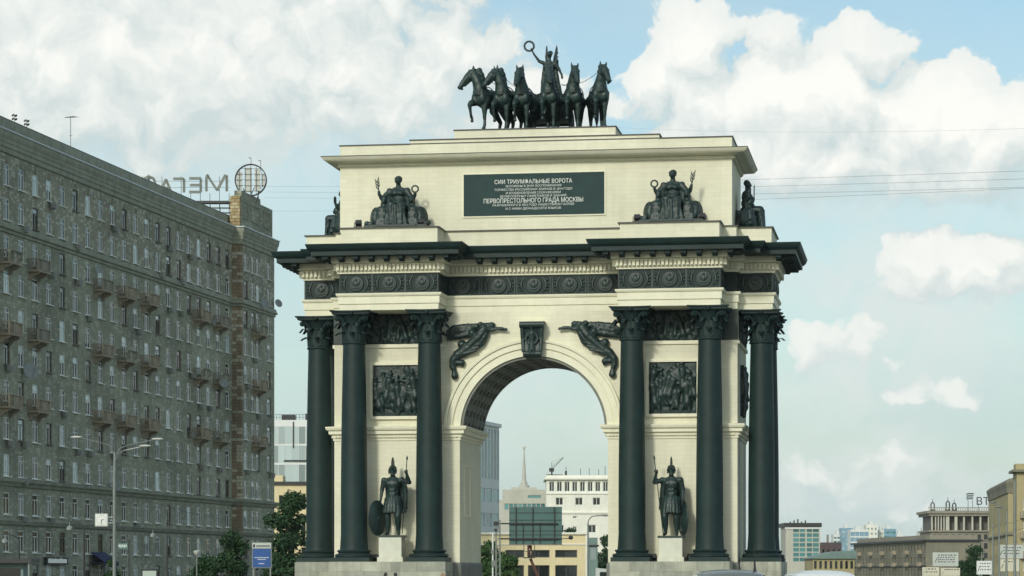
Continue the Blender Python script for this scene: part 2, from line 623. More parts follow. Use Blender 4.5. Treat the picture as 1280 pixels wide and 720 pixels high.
WIN = {}


def window_mesh(w, h, style, fmat, gmat):
    """frame with mullions, and the glass behind; origin at the middle of the sill line, facing -y"""
    k = (round(w, 2), round(h, 2), style, fmat, gmat)
    if k in WIN: return WIN[k]
    f = MB()
    t = .12
    f.box(-w / 2, -w / 2 + t, -.04, .06, 0, h).box(w / 2 - t, w / 2, -.04, .06, 0, h)
    f.box(-w / 2 + t, w / 2 - t, -.04, .06, 0, t).box(-w / 2 + t, w / 2 - t, -.04, .06, h - t, h)
    if style == 'casement':
        f.box(-.05, .05, -.045, .05, t, h * .72)
        f.box(-w / 2 + t, w / 2 - t, -.05, .05, h * .72, h * .72 + .07)
        f.box(-w / 2 - .08, w / 2 + .08, -.36, -.05, -.07, -.003)
    elif style == 'double':
        f.box(-.05, .05, -.045, .05, t, h - t)
        f.box(-w / 2 - .05, w / 2 + .05, -.3, -.05, -.06, -.003)
    elif style == 'ribbon':
        n = max(2, int(w / 1.6))
        for i in range(1, n): f.box(-w / 2 + w * i / n - .03, -w / 2 + w * i / n + .03, -.045, .05, t, h - t)
    g = MB().box(-w / 2 + .02, w / 2 - .02, .0, .03, .02, h - .02)
    WIN[k] = (f.mesh('window', fmat), g.mesh('pane', gmat))
    return WIN[k]


def put_window(parent, loc, rz, w, h, style='casement', fmat='window_frame', gmat='pane', pane=True):
    fm, gm = window_mesh(w, h, style, fmat, gmat)
    o = link('window', fm, parent, loc, (0, 0, rz))
    if pane: link('pane', gm, o)
    return o


def text_mesh(s, size, depth, mat, name, align='CENTER', bold=0.):
    cu = bpy.data.curves.new('t', 'FONT')
    cu.body = s; cu.size = size; cu.extrude = depth; cu.align_x = align; cu.offset = bold
    o = bpy.data.objects.new('t', cu); COL.objects.link(o)
    me = bpy.data.meshes.new_from_object(o.evaluated_get(bpy.context.evaluated_depsgraph_get()))
    bpy.data.objects.remove(o); bpy.data.curves.remove(cu)
    me.name = name
    me.materials.clear(); me.materials.append(MATS[mat])
    return me

# ================================================================== the ground
def sheet(name, pts, z, mat):
    mb = MB().add([(x, y, z) for x, y in pts], [tuple(range(len(pts)))])
    return tag(mb.build(name, mat), kind='structure')


sheet('ground', [(-6000, -300), (6000, -300), (6000, 9000), (-6000, 9000)], 0.0, 'ground_soil')
sheet('road', [(-14, -60), (30, -60), (60, 110), (150, 620), (120, 620), (22, 108), (-26, 108), (-24, 620), (-44, 620), (-52, 110)], .004, 'asphalt')
mk = MB()
for i in range(26):
    y = 4 + i * 4.0
    for x0 in (-6, -2.4, 1.2, 4.8, 8.4):
        mk.add([(x0 - .06, y, .008), (x0 + .06, y, .008), (x0 + .06, y + 1.6, .008), (x0 - .06, y + 1.6, .008)], [(0, 1, 2, 3)])
tag(mk.build('lane_markings', 'road_paint'), kind='structure')
pv = MB()
pv.box(-15, 17, 121, 158, 0.002, .14)
tag(pv.build('pavement', 'paving'), kind='structure')

# ================================================================== the triumphal arch
TH = math.atan(520 / FPX)
GX, GY = (667 - 640) / FPX * 134, 134.0
arch = thing('triumphal_arch', 'cream triumphal arch with dark iron columns and six-horse chariot on top', 'arch', (GX, GY, 0), -TH)
GM = Matrix.Translation((GX, GY, 0)) @ Matrix.Rotation(-TH, 4, 'Z')
BD = 6.4            # depth of the body
BX, OP, ZC = 10.03, 3.69, 8.83
ZT = 14.68

# body with the vaulted passage
w = MB()
NA = 40
for sx in (-1, 1):
    for y in (0, BD):
        w.add([(sx * OP, y, 0), (sx * BX, y, 0), (sx * BX, y, ZT), (sx * OP, y, ZT), (sx * OP, y, ZC)], [(0, 1, 2, 3, 4)])
    w.add([(sx * BX, 0, 0), (sx * BX, BD, 0), (sx * BX, BD, ZT), (sx * BX, 0, ZT)], [(0, 1, 2, 3)])
    w.add([(sx * OP, 0, 0), (sx * OP, BD, 0), (sx * OP, BD, ZC), (sx * OP, 0, ZC)], [(0, 1, 2, 3)])
arc = [(OP * math.cos(math.pi * i / NA), ZC + OP * math.sin(math.pi * i / NA)) for i in range(NA + 1)]
for (x0, z0), (x1, z1) in zip(arc[:-1], arc[1:]):
    for y in (0, BD): w.add([(x0, y, z0), (x0, y, ZT), (x1, y, ZT), (x1, y, z1)], [(0, 1, 2, 3)])
w.build('wall', 'cream', arch)
sf = MB()
for (x0, z0), (x1, z1) in zip(arc[:-1], arc[1:]): sf.add([(x0, 0, z0), (x1, 0, z1), (x1, BD, z1), (x0, BD, z0)], [(0, 1, 2, 3)])
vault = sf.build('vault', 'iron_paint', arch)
# vault ribs: hoops along the passage and bars across it
for k in range(7):
    y0 = .0 + k * (BD - .34) / 6
    m = MB()
    rr = [(OP - .002, OP - .16)]
    vsq, fsq = [], []
    for i in range(NA + 1):
        a = math.pi * i / NA
        for r_, y in ((OP - .002, y0), (OP - .16, y0), (OP - .16, y0 + .34), (OP - .002, y0 + .34)):
            vsq.append((r_ * math.cos(a), y, ZC + r_ * math.sin(a)))
    for i in range(NA):
        for q in range(4): fsq.append((i * 4 + q, i * 4 + (q + 1) % 4, i * 4 + 4 + (q + 1) % 4, i * 4 + 4 + q))
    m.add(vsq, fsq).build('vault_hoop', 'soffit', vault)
barm = None
for i in range(1, 18):
    a = math.pi * i / 18
    if barm is None: barm = MB().box(-.17, .17, .01, BD - .01, -.14, 0).mesh('vault_bar', 'soffit')
    link('vault_bar', barm, vault, (( OP) * math.cos(a), 0, ZC + (OP) * math.sin(a)), (0, math.pi / 2 - a, 0))

# pier plinths of grey stone at the passage
for sx in (-1, 1):
    x0, x1 = sorted((sx * (OP - .07), sx * (BX + .06)))
    MB().sweep([(x0, -.07), (x1, -.07), (x1, BD + .07), (x0, BD + .07)], [(0, 0), (0, 2.22), (-.06, 2.32)], top=True).build('pier_plinth', 'grey_stone', arch)
    # framed blank panel on the passage side
    x = sx * OP
    p = MB()
    for (a, b, c, d) in ((1.2, 3.0, 7.1, 7.2), (1.2, 3.0, 4.6, 4.7), (1.2, 1.3, 4.7, 7.1), (2.9, 3.0, 4.7, 7.1)):
        p.box(min(x, x - sx * .05), max(x, x - sx * .05), a, b, c, d)
    p.build('panel_frame', 'cream_trim', arch)

# imposts
for sx in (-1, 1):
    x0, x1 = sorted((sx * OP, sx * BX))
    poly = [(x0, 0), (x1, 0), (x1, BD), (x0, BD)]
    im = MB().sweep(poly, [(.005, 8.36), (.05, 8.38), (.05, 8.50), (.10, 8.53), (.10, 8.62), (.24, 8.70), (.24, 8.84), (.34, 8.90), (.38, 9.0), (.38, 9.06), (.004, 9.10)])
    imp = im.build('impost', 'cream_trim', arch)
    dm = MB()
    for i in range(len(poly)):
        a, b = Vector(poly[i]), Vector(poly[(i + 1) % 4])
        d = (b - a); L = d.length; d.normalize(); n = Vector((d.y, -d.x))
        for k in range(int(L / .16)):
            c = a + d * (.08 + k * .16) + n * .1
            M = Matrix.Translation((c.x, c.y, 8.52)) @ Matrix.Rotation(math.atan2(d.y, d.x), 4, 'Z')
            dm.box(-.045, .045, -.06, .02, 0, .09, M)
    tag(dm.build('impost_dentils', 'cream_trim', imp), kind='stuff')

# archivolts front and back
for side in (0, 1):
    prof = [(OP - .03, .02), (OP - .03, -.10), (3.98, -.10), (4.0, -.05), (4.03, -.05), (4.05, -.16), (4.30, -.16), (4.32, -.12), (4.34, -.24), (4.46, -.26), (4.46, .02)]
    av = MB(); vv, ff = [], []
    for i in range(61):
        a = math.pi * i / 60
        for r_, y in prof: vv.append((r_ * math.cos(a), y if not side else BD - y, ZC + .27 * 0 + r_ * math.sin(a)))
    n = len(prof)
    for i in range(60):
        for k in range(n - 1): ff.append((i * n + k, i * n + k + 1, (i + 1) * n + k + 1, (i + 1) * n + k))
    av.add(vv, ff).build('archivolt', 'cream_trim', arch, smooth=25)

# outline of the entablature
RX0, RX1, RY = 4.42, 9.35, -1.9
SX, SY0, SY1 = 11.7, .75, BD - .75
half = [(RX0, 0), (RX0, RY), (RX1, RY), (RX1, 0), (BX, 0), (BX, SY0), (SX, SY0), (SX, SY1), (BX, SY1), (BX, BD), (RX1, BD), (RX1, BD - RY), (RX0, BD - RY), (RX0, BD)]
outline = half + [(-x, y) for x, y in reversed(half)]
edges = []
for i in range(len(outline)):
    a, b = Vector(outline[i]), Vector(outline[(i + 1) % len(outline)])
    d = b - a
    L = d.length; d.normalize()
    pa = outline[i - 1]; na = outline[(i + 2) % len(outline)]
    # convex corners let a row run on past the corner, concave ones stop it short
    d0 = (a - Vector(pa)).normalized(); d2 = (Vector(na) - b).normalized()
    ca = 1 if d0.x * d.y - d0.y * d.x > 0 else -1
    cb = 1 if d.x * d2.y - d.y * d2.x > 0 else -1
    edges.append((a, b, d, L, Vector((d.y, -d.x)), ca, cb))

MB().sweep(outline, [(0, ZT), (0, 14.98), (.06, 14.99), (.06, 15.33), (.12, 15.36), (.16, 15.44), (.16, 15.50), (-.1, 15.51)], bottom=True).build('architrave', 'cream_trim', arch)
frieze = MB().sweep(outline, [(-.02, 15.50), (-.02, 16.47)]).build('frieze', 'iron_paint', arch)
cor = MB().sweep(outline, [(-.02, 16.46), (.10, 16.47), (.10, 16.55), (.14, 16.58), (.14, 16.94), (.32, 16.97), (.36, 17.02), (.36, 17.28)]).build('bed_moulding', 'cream_trim', arch)
crn = MB().sweep(outline, [(.30, 17.27), (1.18, 17.25), (1.18, 17.46), (1.24, 17.48), (1.34, 17.58), (1.40, 17.72), (1.42, 17.80), (.0, 17.90)], top=True).build('cornice', 'iron_paint', arch)

# frieze medallions
md = MB()
md.lathe([(.40, 0), (.40, .05), (.37, .08), (.34, .08), (.33, .04), (.30, .045), (.0, .05)], 28, caps=False)
md.xf(Matrix.Rotation(R(90), 4, 'X'))
for sx in (-1, 1):
    pts = [(sx * (.43 + .16 * math.sin(t * math.pi)), -.02, -.40 + .8 * t) for t in [i / 8 for i in range(9)]]
    md.tube(pts, [.02, .04, .05, .06, .06, .055, .05, .04, .02], 6)
    for t in (.2, .4, .6, .8):
        md.ell((sx * (.46 + .16 * math.sin(t * math.pi) + .09), -.03, -.40 + .8 * t), (.09, .035, .05), Matrix.Rotation(-sx * .7, 3, 'Y'), 8, 5)
    md.ell((sx * .13, -.08, .06), (.07, .03, .16), Matrix.Rotation(sx * .4, 3, 'Y'), 8, 6)
md.ell((0, -.08, 0), (.09, .04, .17), None, 8, 6).ell((0, -.08, .2), (.06, .03, .06), None, 8, 5).box(-.15, .15, -.09, -.04, -.21, -.15)
md.box(.765, .815, -.05, .0, -.46, .46).box(-.815, -.765, -.05, .0, -.46, .46)
md.box(-.765, .765, -.035, .0, .43, .46).box(-.765, .765, -.035, .0, -.46, -.43)
medal = md.mesh('medallion', 'bronze', 35)
mod = MB()
mod.box(-.15, .15, -.66, .0, .15, .23)
mod.tube([(-.13, -.55, .10), (.13, -.55, .10)], .07, 10).tube([(-.13, -.10, .05), (.13, -.10, .05)], .10, 10).box(-.12, .12, -.54, -.08, .04, .16)
modm = mod.mesh('modillion', 'iron_paint', 40)
dent = MB()
for a, b, d, L, n, ca, cb in edges:
    rz = math.atan2(d.y, d.x)
    if L > 1.2:
        k = max(1, round(L / 1.63))
        for i in range(k):
            p = a + d * (L * (i + .5) / k) + n * (-.018)
            o = link('medallion', medal, frieze, (p.x, p.y, 15.985), (0, 0, rz))
            o.scale.x = min(1.05, L / k / 1.63)
    s0, s1 = (-.14 if ca > 0 else .34), L + (.14 if cb > 0 else -.34)
    k = int((s1 - s0) / .2)
    for i in range(k):
        p = a + d * (s0 + (i + .5) * (s1 - s0) / k) + n * .142
        dent.box(-.062, .062, -.15, .0, 16.62, 16.90, Matrix.Translation((p.x, p.y, 0)) @ Matrix.Rotation(rz, 4, 'Z'))
    s0, s1 = (-.9 if ca > 0 else 1.45), L + (.9 if cb > 0 else -1.45)
    k = round((s1 - s0) / .78)
    for i in range(max(0, k)):
        p = a + d * (s0 + (i + .5) * (s1 - s0) / k) + n * .40
        link('modillion', modm, crn, (p.x, p.y, 17.03), (0, 0, rz))
tag(dent.build('dentils', 'cream_trim', cor), kind='stuff')

# columns
sh = [(.655 - .11 * (max(0, t - .25) / .75) ** 1.6, 2.98 + t * (13.04 - 2.98)) for t in [i / 14 for i in range(15)]]
sh = [(.72, 2.93), (.70, 2.98)] + [(.655 + .04, 3.02)] + sh[1:] + [(.60, 13.06), (.62, 13.10), (.60, 13.14), (.54, 13.15)]
shaft = MB().lathe(sh, 40).mesh('column', 'iron_paint', 30)
bs = MB().box(-.94, .94, -.94, .94, 2.35, 2.56)
bs.lathe([(.92, 2.56), (.95, 2.61), (.95, 2.68), (.90, 2.73), (.80, 2.74), (.77, 2.79), (.80, 2.83), (.83, 2.84), (.84, 2.89), (.80, 2.93), (.70, 2.94)], 36)
basem = bs.mesh('base', 'iron_paint', 30)
cp = MB()
cp.lathe([(.53, 13.14), (.54, 13.7), (.60, 14.1), (.72, 14.38), (.78, 14.46)], 28)
def leaf(ang, z0, h, r0, wd, curl):
    vs, fs = [], []
    S = 7
    for i in range(S + 1):
        t = i / S
        out = r0 + .03 + .05 * t + curl * max(0, t - .55) ** 1.3 * 2.4
        zz = z0 + h * (math.sin(min(t, .86) / .86 * math.pi / 2) if t < .86 else 1 - (t - .86) * 1.7)
        ww = wd * (1 - .25 * t) * (1 + .18 * math.sin(t * 22)) * (1 if t < .8 else 1 - (t - .8) * 2.5)
        for s, dr in ((-1, -.03), (-.5, .01), (0, .04), (.5, .01), (1, -.03)):
            vs.append((out + dr, s * ww, zz))
    for i in range(S):
        for k in range(4): fs.append((i * 5 + k, i * 5 + k + 1, i * 5 + 6 + k, i * 5 + 5 + k))
    n = len(vs)
    M = Matrix.Rotation(ang, 4, 'Z')
    cp.add([M @ Vector(v) for v in vs] + [M @ (Vector(v) - Vector((.035, 0, .01))) for v in vs], fs + [tuple(q + n for q in reversed(f)) for f in fs])
for k in range(8): leaf(k * math.pi / 4, 13.14, .50, .52, .19, .42)
for k in range(8): leaf((k + .5) * math.pi / 4, 13.22, .86, .53, .19, .46)
for k in range(4):
    a = math.pi / 4 + k * math.pi / 2
    M = Matrix.Rotation(a, 4, 'Z')
    for s in (-1, 1):
        pts = [M @ Vector((.62 + .30 * t, s * (.22 - .16 * t), 13.9 + .46 * math.sin(t * math.pi * .55))) for t in [i / 6 for i in range(7)]]
        cp.tube(pts, [.04, .045, .05, .055, .06, .06, .05], 6)
    c = M @ Vector((.96, 0, 14.30))
    cp.tube([c + M.to_3x3() @ Vector((0, s, 0)) for s in (-.11, .11)], .13, 12)
    b_ = Matrix.Rotation(k * math.pi / 2, 4, 'Z') @ Vector((.80, 0, 14.52))
    cp.ell(b_, (.13, .13, .11), None, 8, 6)
ab = []
for k in range(4):
    for t in (-1, -.9, -.5, 0, .5, .9):
        rr = 1.0 - .17 * (1 - t * t)
        p = Matrix.Rotation(k * math.pi / 2, 3, 'Z') @ Vector((rr, t * 1.0, 0))
        ab.append((p.x * .93, p.y * .93))
cp.sweep(ab, [(-.05, 14.45), (0, 14.50), (0, 14.57), (.05, 14.60), (.06, 14.675)], bottom=True, top=True)
capm = cp.mesh('capital', 'iron_paint', 40)
colpos = [(sx * x, y) for sx in (-1, 1) for x in (5.0, 8.77) for y in (-1.2, BD + 1.2)] + [(sx * 11.12, y) for sx in (-1, 1) for y in (1.4, BD - 1.4)]
for x, y in colpos:
    c = link('column', shaft, arch, (x, y, 0))
    link('base', basem, c)
    link('capital', capm, c)

# pedestals under the columns: coursed stone blocks, each its own piece
pedcore = MB()
pedc = {}
def pedestal(x0, x1, y0, y1):
    core = MB().box(x0 + .04, x1 - .04, y0 + .04, y1 - .04, 0, 2.33).build('pedestal', 'grey_stone', arch)
    r = random.Random(int((x0 + 50) * 10 + y0))
    for (ax, lo, hi, fx, sgn) in (('x', x0, x1, y0, -1), ('x', x0, x1, y1, 1), ('y', y0, y1, x0, -1), ('y', y0, y1, x1, 1)):
        for row in range(5):
            z0 = row * .47; z1 = z0 + .462
            u = lo
            while u < hi - .05:
                L = r.uniform(.95, 1.75)
                if hi - u - L < .6: L = hi - u
                out = r.uniform(0, .012)
                a0, a1 = u + .004, u + L - .004
                if ax == 'x':
                    q = MB().box(a0, a1, min(fx, fx - sgn * .3) - (out if sgn < 0 else 0), max(fx, fx - sgn * .3) + (out if sgn > 0 else 0), z0, z1)
                else:
                    q = MB().box(min(fx, fx - sgn * .3) - (out if sgn < 0 else 0), max(fx, fx - sgn * .3) + (out if sgn > 0 else 0), max(a0, y0 + .31), min(a1, y1 - .31), z0, z1)
                    if min(a1, y1 - .31) - max(a0, y0 + .31) < .1:
                        u += L; continue
                q.build('stone_block', 'granite_a' if r.random() < .4 else 'granite_b' if r.random() < .5 else 'granite_c', core)
                u += L
    MB().box(x0 + .02, x1 - .02, y0 + .02, y1 - .02, 2.32, 2.348).build('pedestal_top', 'granite_b', core)
for nm, c in (('granite_a', (.40, .41, .33)), ('granite_b', (.35, .36, .295)), ('granite_c', (.30, .315, .26))):
    pmat(nm, c, .7, .22, 1.3, .2, 14, streak=.28)
for sx in (-1, 1):
    a, b = sorted((sx * 4.02, sx * 9.82)); pedestal(a, b, -2.2, -.09)
    pedestal(a, b, BD + .09, BD + 2.2)
    a, b = sorted((sx * (BX + .09), sx * 12.14)); pedestal(a, b, .35, BD - .35)

# reliefs
def relief(wd, ht, n, seed, voxel=.035):
    """crowded battle scene standing out of a plate"""
    r = random.Random(seed)
    q = MB().box(-wd / 2, wd / 2, -.03, .06, 0, ht)
    for i in range(n):
        s = ht / 2.45 * r.uniform(.75, 1.05)
        x = -wd / 2 + wd * (i + .5) / n + r.uniform(-.15, .15)
        z = r.choice((0, 0, .18 * ht, .32 * ht))
        y = -.06 - r.random() * .05
        lean = r.uniform(-.35, .35)
        hip = Vector((x, y, z + .85 * s)); chest = hip + Vector((lean * .45, -.03, .48)) * s; head = chest + Vector((lean * .2, -.02, .33)) * s
        q.chain([(*(hip + Vector((lean * -.3, 0, -.35)) * s), .22 * s), (*hip, .18 * s), (*chest, .21 * s)]).ell(head, (.11 * s, .1, .14 * s))
        q.ell(head + Vector((0, 0, .13 * s)), (.05 * s, .06, .12 * s))
        for sg in (-1, 1):
            kn = hip + Vector((sg * r.uniform(.08, .32), -.03, -.42)) * s
            ft = kn + Vector((r.uniform(-.2, .2), .02, -.42)) * s
            q.chain([(*hip, .11 * s), (*kn, .11 * s), (*ft, .08 * s)])
            el_ = chest + Vector((sg * r.uniform(.22, .36), -.03, r.uniform(-.15, .25))) * s
            hd = el_ + Vector((sg * r.uniform(-.1, .25), -.02, r.uniform(-.05, .4))) * s
            q.chain([(*(chest + Vector((sg * .17, 0, .12)) * s), .075 * s), (*el_, .08 * s), (*hd, .06 * s)])
        if r.random() < .5: q.ell(chest + Vector((r.choice((-.28, .28)), -.07, -.25)) * s, (.27 * s, .05, .3 * s))
        if r.random() < .6: q.cap(hd + Vector((.25, 0, .7)) * s, hd - Vector((.25, 0, .6)) * s, .025, .025, 6)
    for i in range(n * 2): q.ell((r.uniform(-wd / 2 + .1, wd / 2 - .1), -.04, r.uniform(.05, ht * .95)), (r.uniform(.06, .2), .06, r.uniform(.06, .22)))
    # nothing may hang over the plate's edge
    q.v = [(max(-wd / 2, min(wd / 2, a)), b, max(0, min(ht, c))) for a, b, c in q.v]
    return q.solid('relief_panel', 'bronze', voxel, 2, .010, 5)

rl = [relief(2.33, 2.53, 9, 3), relief(2.33, 2.53, 9, 11)]
rb = relief(4.6, 1.5, 14, 5, .04)
for i, sx in enumerate((-1, 1)):
    cx = sx * 6.885
    for back in (0, 1):
        y = 0 if not back else BD
        rz = 0 if not back else math.pi
        link('relief_panel', rl[i], arch, (cx, y, 9.58), (0, 0, rz))
        fr = MB()
        for (a, b, c, d) in ((-1.33, -1.17, -.15, 2.68), (1.17, 1.33, -.15, 2.68), (-1.17, 1.17, 2.53, 2.68), (-1.17, 1.17, -.15, 0)): fr.box(a, b, -.16, .01, c, d)
        fr.build('panel_surround', 'cream_trim', arch, 0, (cx, y, 9.58), (0, 0, rz))
        MB().box(-1.17, 1.17, -.13, .01, 0, .16).build('panel_sill', 'iron_paint', arch, 0, (cx, y, 9.58), (0, 0, rz))
        link('relief_panel', rb, arch, (cx, y + (.0 if not back else 0), 13.16), (0, 0, rz))
        MB().box(-2.4, 2.4, -.09, .01, 12.98, 13.15).build('band_moulding', 'cream_trim', arch, 0, (cx, y, 0), (0, 0, rz))
    link('relief_panel', rb, arch, (sx * BX, BD / 2, 13.16), (0, 0, sx * math.pi / 2))
    link('relief_panel', rl[i], arch, (sx * BX, BD / 2, 9.58), (0, 0, sx * math.pi / 2))
    MB().box(-BD / 2 - .0, BD / 2, -.09, .01, 12.98, 13.15).build('band_moulding', 'cream_trim', arch, 0, (sx * BX, BD / 2, 0), (0, 0, sx * math.pi / 2))
# dark friezes also close the short wall strips beside the capitals
for sx in (-1, 1):
    for y0, y1 in ((-.035, .02), (BD - .02, BD + .035)):
        a, b = sorted((sx * 9.19, sx * (BX + .03)))
        MB().box(a, b, y0, y1, 13.16, 14.66).build('relief_strip', 'bronze', arch)

# keystone with its standing figure
ks = MB()
prof = [(-.0, 12.42), (-.40, 12.42), (-.58, 12.55), (-.60, 12.85), (-.50, 13.2), (-.52, 13.6), (-.68, 13.95), (-.70, 14.12), (0, 14.12)]
vv, ff = [], []
for y, z in prof:
    hw = .42 + .13 * (z - 12.42) / 1.7
    vv += [(-hw, y, z), (hw, y, z)]
n = len(prof)
for i in range(n): ff.append((2 * i, 2 * i + 1, 2 * ((i + 1) % n) + 1, 2 * ((i + 1) % n)))
ff += [tuple(2 * i for i in range(n)), tuple(2 * i + 1 for i in reversed(range(n)))]
ks.add(vv, ff)
ks.tube([(-.60, -.66, 13.98), (.60, -.66, 13.98)], .17, 12).tube([(-.44, -.50, 12.56), (.44, -.50, 12.56)], .15, 12)
kst = ks.build('keystone', 'bronze', arch, 35)
kf = MB()
kf.chain([(0, -.56, 12.75, .16), (0, -.58, 13.2, .15), (0, -.62, 13.55, .17)]).ell((0, -.66, 13.85), (.1, .1, .13))
for s in (-1, 1):
    kf.chain([(s * .17, -.62, 13.6, .07), (s * .3, -.62, 13.3, .06), (s * .2, -.64, 13.05, .05)])
    kf.chain([(s * .08, -.56, 12.9, .12), (s * .1, -.60, 12.55, .08)])
    kf.chain([(s * .50, -.62, 13.9, .10), (s * .46, -.50, 13.3, .11), (s * .42, -.56, 12.7, .10)])
link('keystone_figure', kf.solid('keystone_figure', 'bronze_green', .03, 2, .006, 8), kst)
MB().box(-.60, .60, -.76, .0, 14.12, 14.17).build('keystone_cap', 'cream_trim', kst)

# flying winged figures in the spandrels
def spandrel(sx):
    q = MB()
    def P(a, b, r, y=-.16): return (sx * (-4.64 + a / 215), y, 14.52 - b / 215, r / 215)
    def ch(*pts): q.chain([P(*p) for p in pts])
    ch((95, 165, 26), (150, 135, 36), (270, 120, 34), (400, 118, 34), (560, 108, 34))
    ch((80, 258, 10), (150, 225, 34), (250, 205, 40), (360, 190, 40))
    ch((120, 190, 34), (220, 165, 40), (330, 150, 36))
    for i in range(9): ch((95 + i * 30, 150 - i * 2, 13, -.27), (70 + i * 30, 205 + i, 12, -.25), (84 + i * 27, 258 - i * 8, 7, -.2))
    for i in range(7): ch((300 + i * 40, 92 + (i % 2) * 6, 12, -.27), (285 + i * 38, 135, 11, -.26))
    for i in range(6): ch((500 - i * 22, 200 + i * 36, 11, -.34), (455 - i * 42, 270 + i * 28, 11, -.33), (390 - i * 40, 330 + i * 26, 9, -.28))
    ch((470, 150, 52, -.22), (420, 225, 56, -.22), (350, 290, 52, -.2), (270, 360, 52), (190, 410, 50), (140, 470, 42), (130, 530, 34), (150, 590, 26), (155, 640, 40))
    ch((490, 200, 40, -.18), (450, 290, 40, -.18), (360, 360, 34), (250, 420, 30))
    ch((235, 310, 50), (240, 330, 44))
    ch((170, 500, 30), (235, 500, 34), (240, 535, 16))
    ch((500, 150, 24, -.25), (560, 160, 20, -.25), (615, 145, 16, -.25), (650, 145, 20, -.25), (715, 157, 15, -.25))
    ch((440, 105, 36, -.28), (450, 110, 30, -.28))
    ch((345, 190, 40, -.26), (335, 205, 34, -.26))
    me = q.solid('winged_figure', 'bronze', 0.028, 1, .016, 6)
    return link('winged_figure', me, arch)
for sx in (1, -1): spandrel(sx)

# attic
at_out = outline
MB().sweep(at_out, [(-.06, 17.80), (-.06, 18.66), (-.02, 18.69)], top=True).build('attic_pedestal', 'cream', arch)
MB().sweep(at_out, [(.04, 18.69), (.04, 18.745), (-.4, 18.76)], bottom=True, top=True).build('pedestal_flashing', 'flashing', arch)
AX, AY0, AY1 = 9.76, .10, BD - .10
rect = [(-AX, AY0), (AX, AY0), (AX, AY1), (-AX, AY1)]
MB().sweep(rect, [(0, 18.75), (0, 22.02)]).build('attic_wall', 'cream', arch)
acn = MB().sweep(rect, [(-.02, 21.98), (.08, 22.0), (.08, 22.14), (.30, 22.18), (.34, 22.22), (.62, 22.24), (.70, 22.30), (.78, 22.40), (.80, 22.44)]).build('attic_cornice', 'cream_trim', arch)
MB().sweep(rect, [(.82, 22.44), (.82, 22.475), (-.1, 22.60)], bottom=True).build('cornice_flashing', 'flashing', arch)
ad = MB()
for i in range(4):
    a, b = Vector(rect[i]), Vector(rect[(i + 1) % 4])
    d = b - a; L = d.length; d.normalize(); nn = Vector((d.y, -d.x))
    for k in range(int(L / .15)):
        p = a + d * (.07 + k * .15) + nn * .08
        ad.box(-.045, .045, -.07, .01, 22.03, 22.12, Matrix.Translation((p.x, p.y, 0)) @ Matrix.Rotation(math.atan2(d.y, d.x), 4, 'Z'))
tag(ad.build('attic_dentils', 'cream_trim', acn), kind='stuff')
def slab(name, x, y0, y1, z0, z1, fl):
    MB().box(-x, x, y0, y1, z0, z1).build(name, 'cream', arch)
    MB().box(-x - .05, x + .05, y0 - .05, y1 + .05, z1, z1 + .05).build(fl, 'flashing', arch)
slab('parapet', AX, AY0 + .02, AY1 - .02, 22.47, 23.07, 'parapet_flashing')
slab('parapet_block', 6.2, AY0 - .01, AY1 + .01, 22.47, 23.26, 'parapet_flashing')
slab('statue_platform', 4.02, .35, BD - .35, 23.31, 23.74, 'platform_flashing')

# inscription
pl = MB().box(-3.5, 3.5, .03, .12, 19.44, 21.50).build('inscription_panel', 'plate', arch)
fr = MB()
for a, b, c, d in ((-3.57, -3.5, 19.37, 21.57), (3.5, 3.57, 19.37, 21.57), (-3.5, 3.5, 21.50, 21.57), (-3.5, 3.5, 19.37, 19.44)): fr.box(a, b, .045, .11, c, d)
fr.build('frame', 'cream_trim', pl)
lines = [('СИИ ТРИУМФАЛЬНЫЕ ВОРОТА', 21.00, .20, 3.86), ('ЗАЛОЖЕНЫ В ЗНАК ВОСПОМИНАНИЯ', 20.83, .105, 2.78), ('ТОРЖЕСТВА РОССИЙСКИХ ВОИНОВ В 1814 ГОДУ', 20.66, .105, 3.88),
         ('И ВОЗОБНОВЛЕНИЯ СООРУЖЕНИЕМ', 20.49, .105, 2.72), ('ВЕЛИКОЛЕПНЫХ ПАМЯТНИКОВ И ЗДАНИЙ', 20.33, .105, 3.28), ('ПЕРВОПРЕСТОЛЬНОГО ГРАДА МОСКВЫ', 20.06, .215, 4.95),
         ('РАЗРУШЕННОГО В 1812 ГОДУ НАШЕСТВИЕМ ГАЛЛОВ', 19.90, .105, 4.05), ('И С НИМИ ДВУНАДЕСЯТИ ЯЗЫКОВ', 19.72, .105, 2.75)]
for s, z, hgt, wid in lines:
    me = text_mesh(s, hgt / .70, .012, 'letter_white', 'inscription_line', bold=(.0 if hgt > .15 else -.001))
    xs = [v.co.x for v in me.vertices]; L = max(xs) - min(xs); c = (max(xs) + min(xs)) / 2
    for v in me.vertices: v.co.x = (v.co.x - c) * wid / L
    tag(link('inscription_line', me, pl, (-.02, .026, z), (R(90), 0, 0)), kind='stuff')

# ================================================================== sculpture
def put(o, x, y, z, rz=0.):
    """stand a sculpture on the arch, given in the arch's own axes"""
    p = GM @ Vector((x, y, z))
    o.location = p
    o.rotation_euler = (0, 0, rz - TH)
    return o


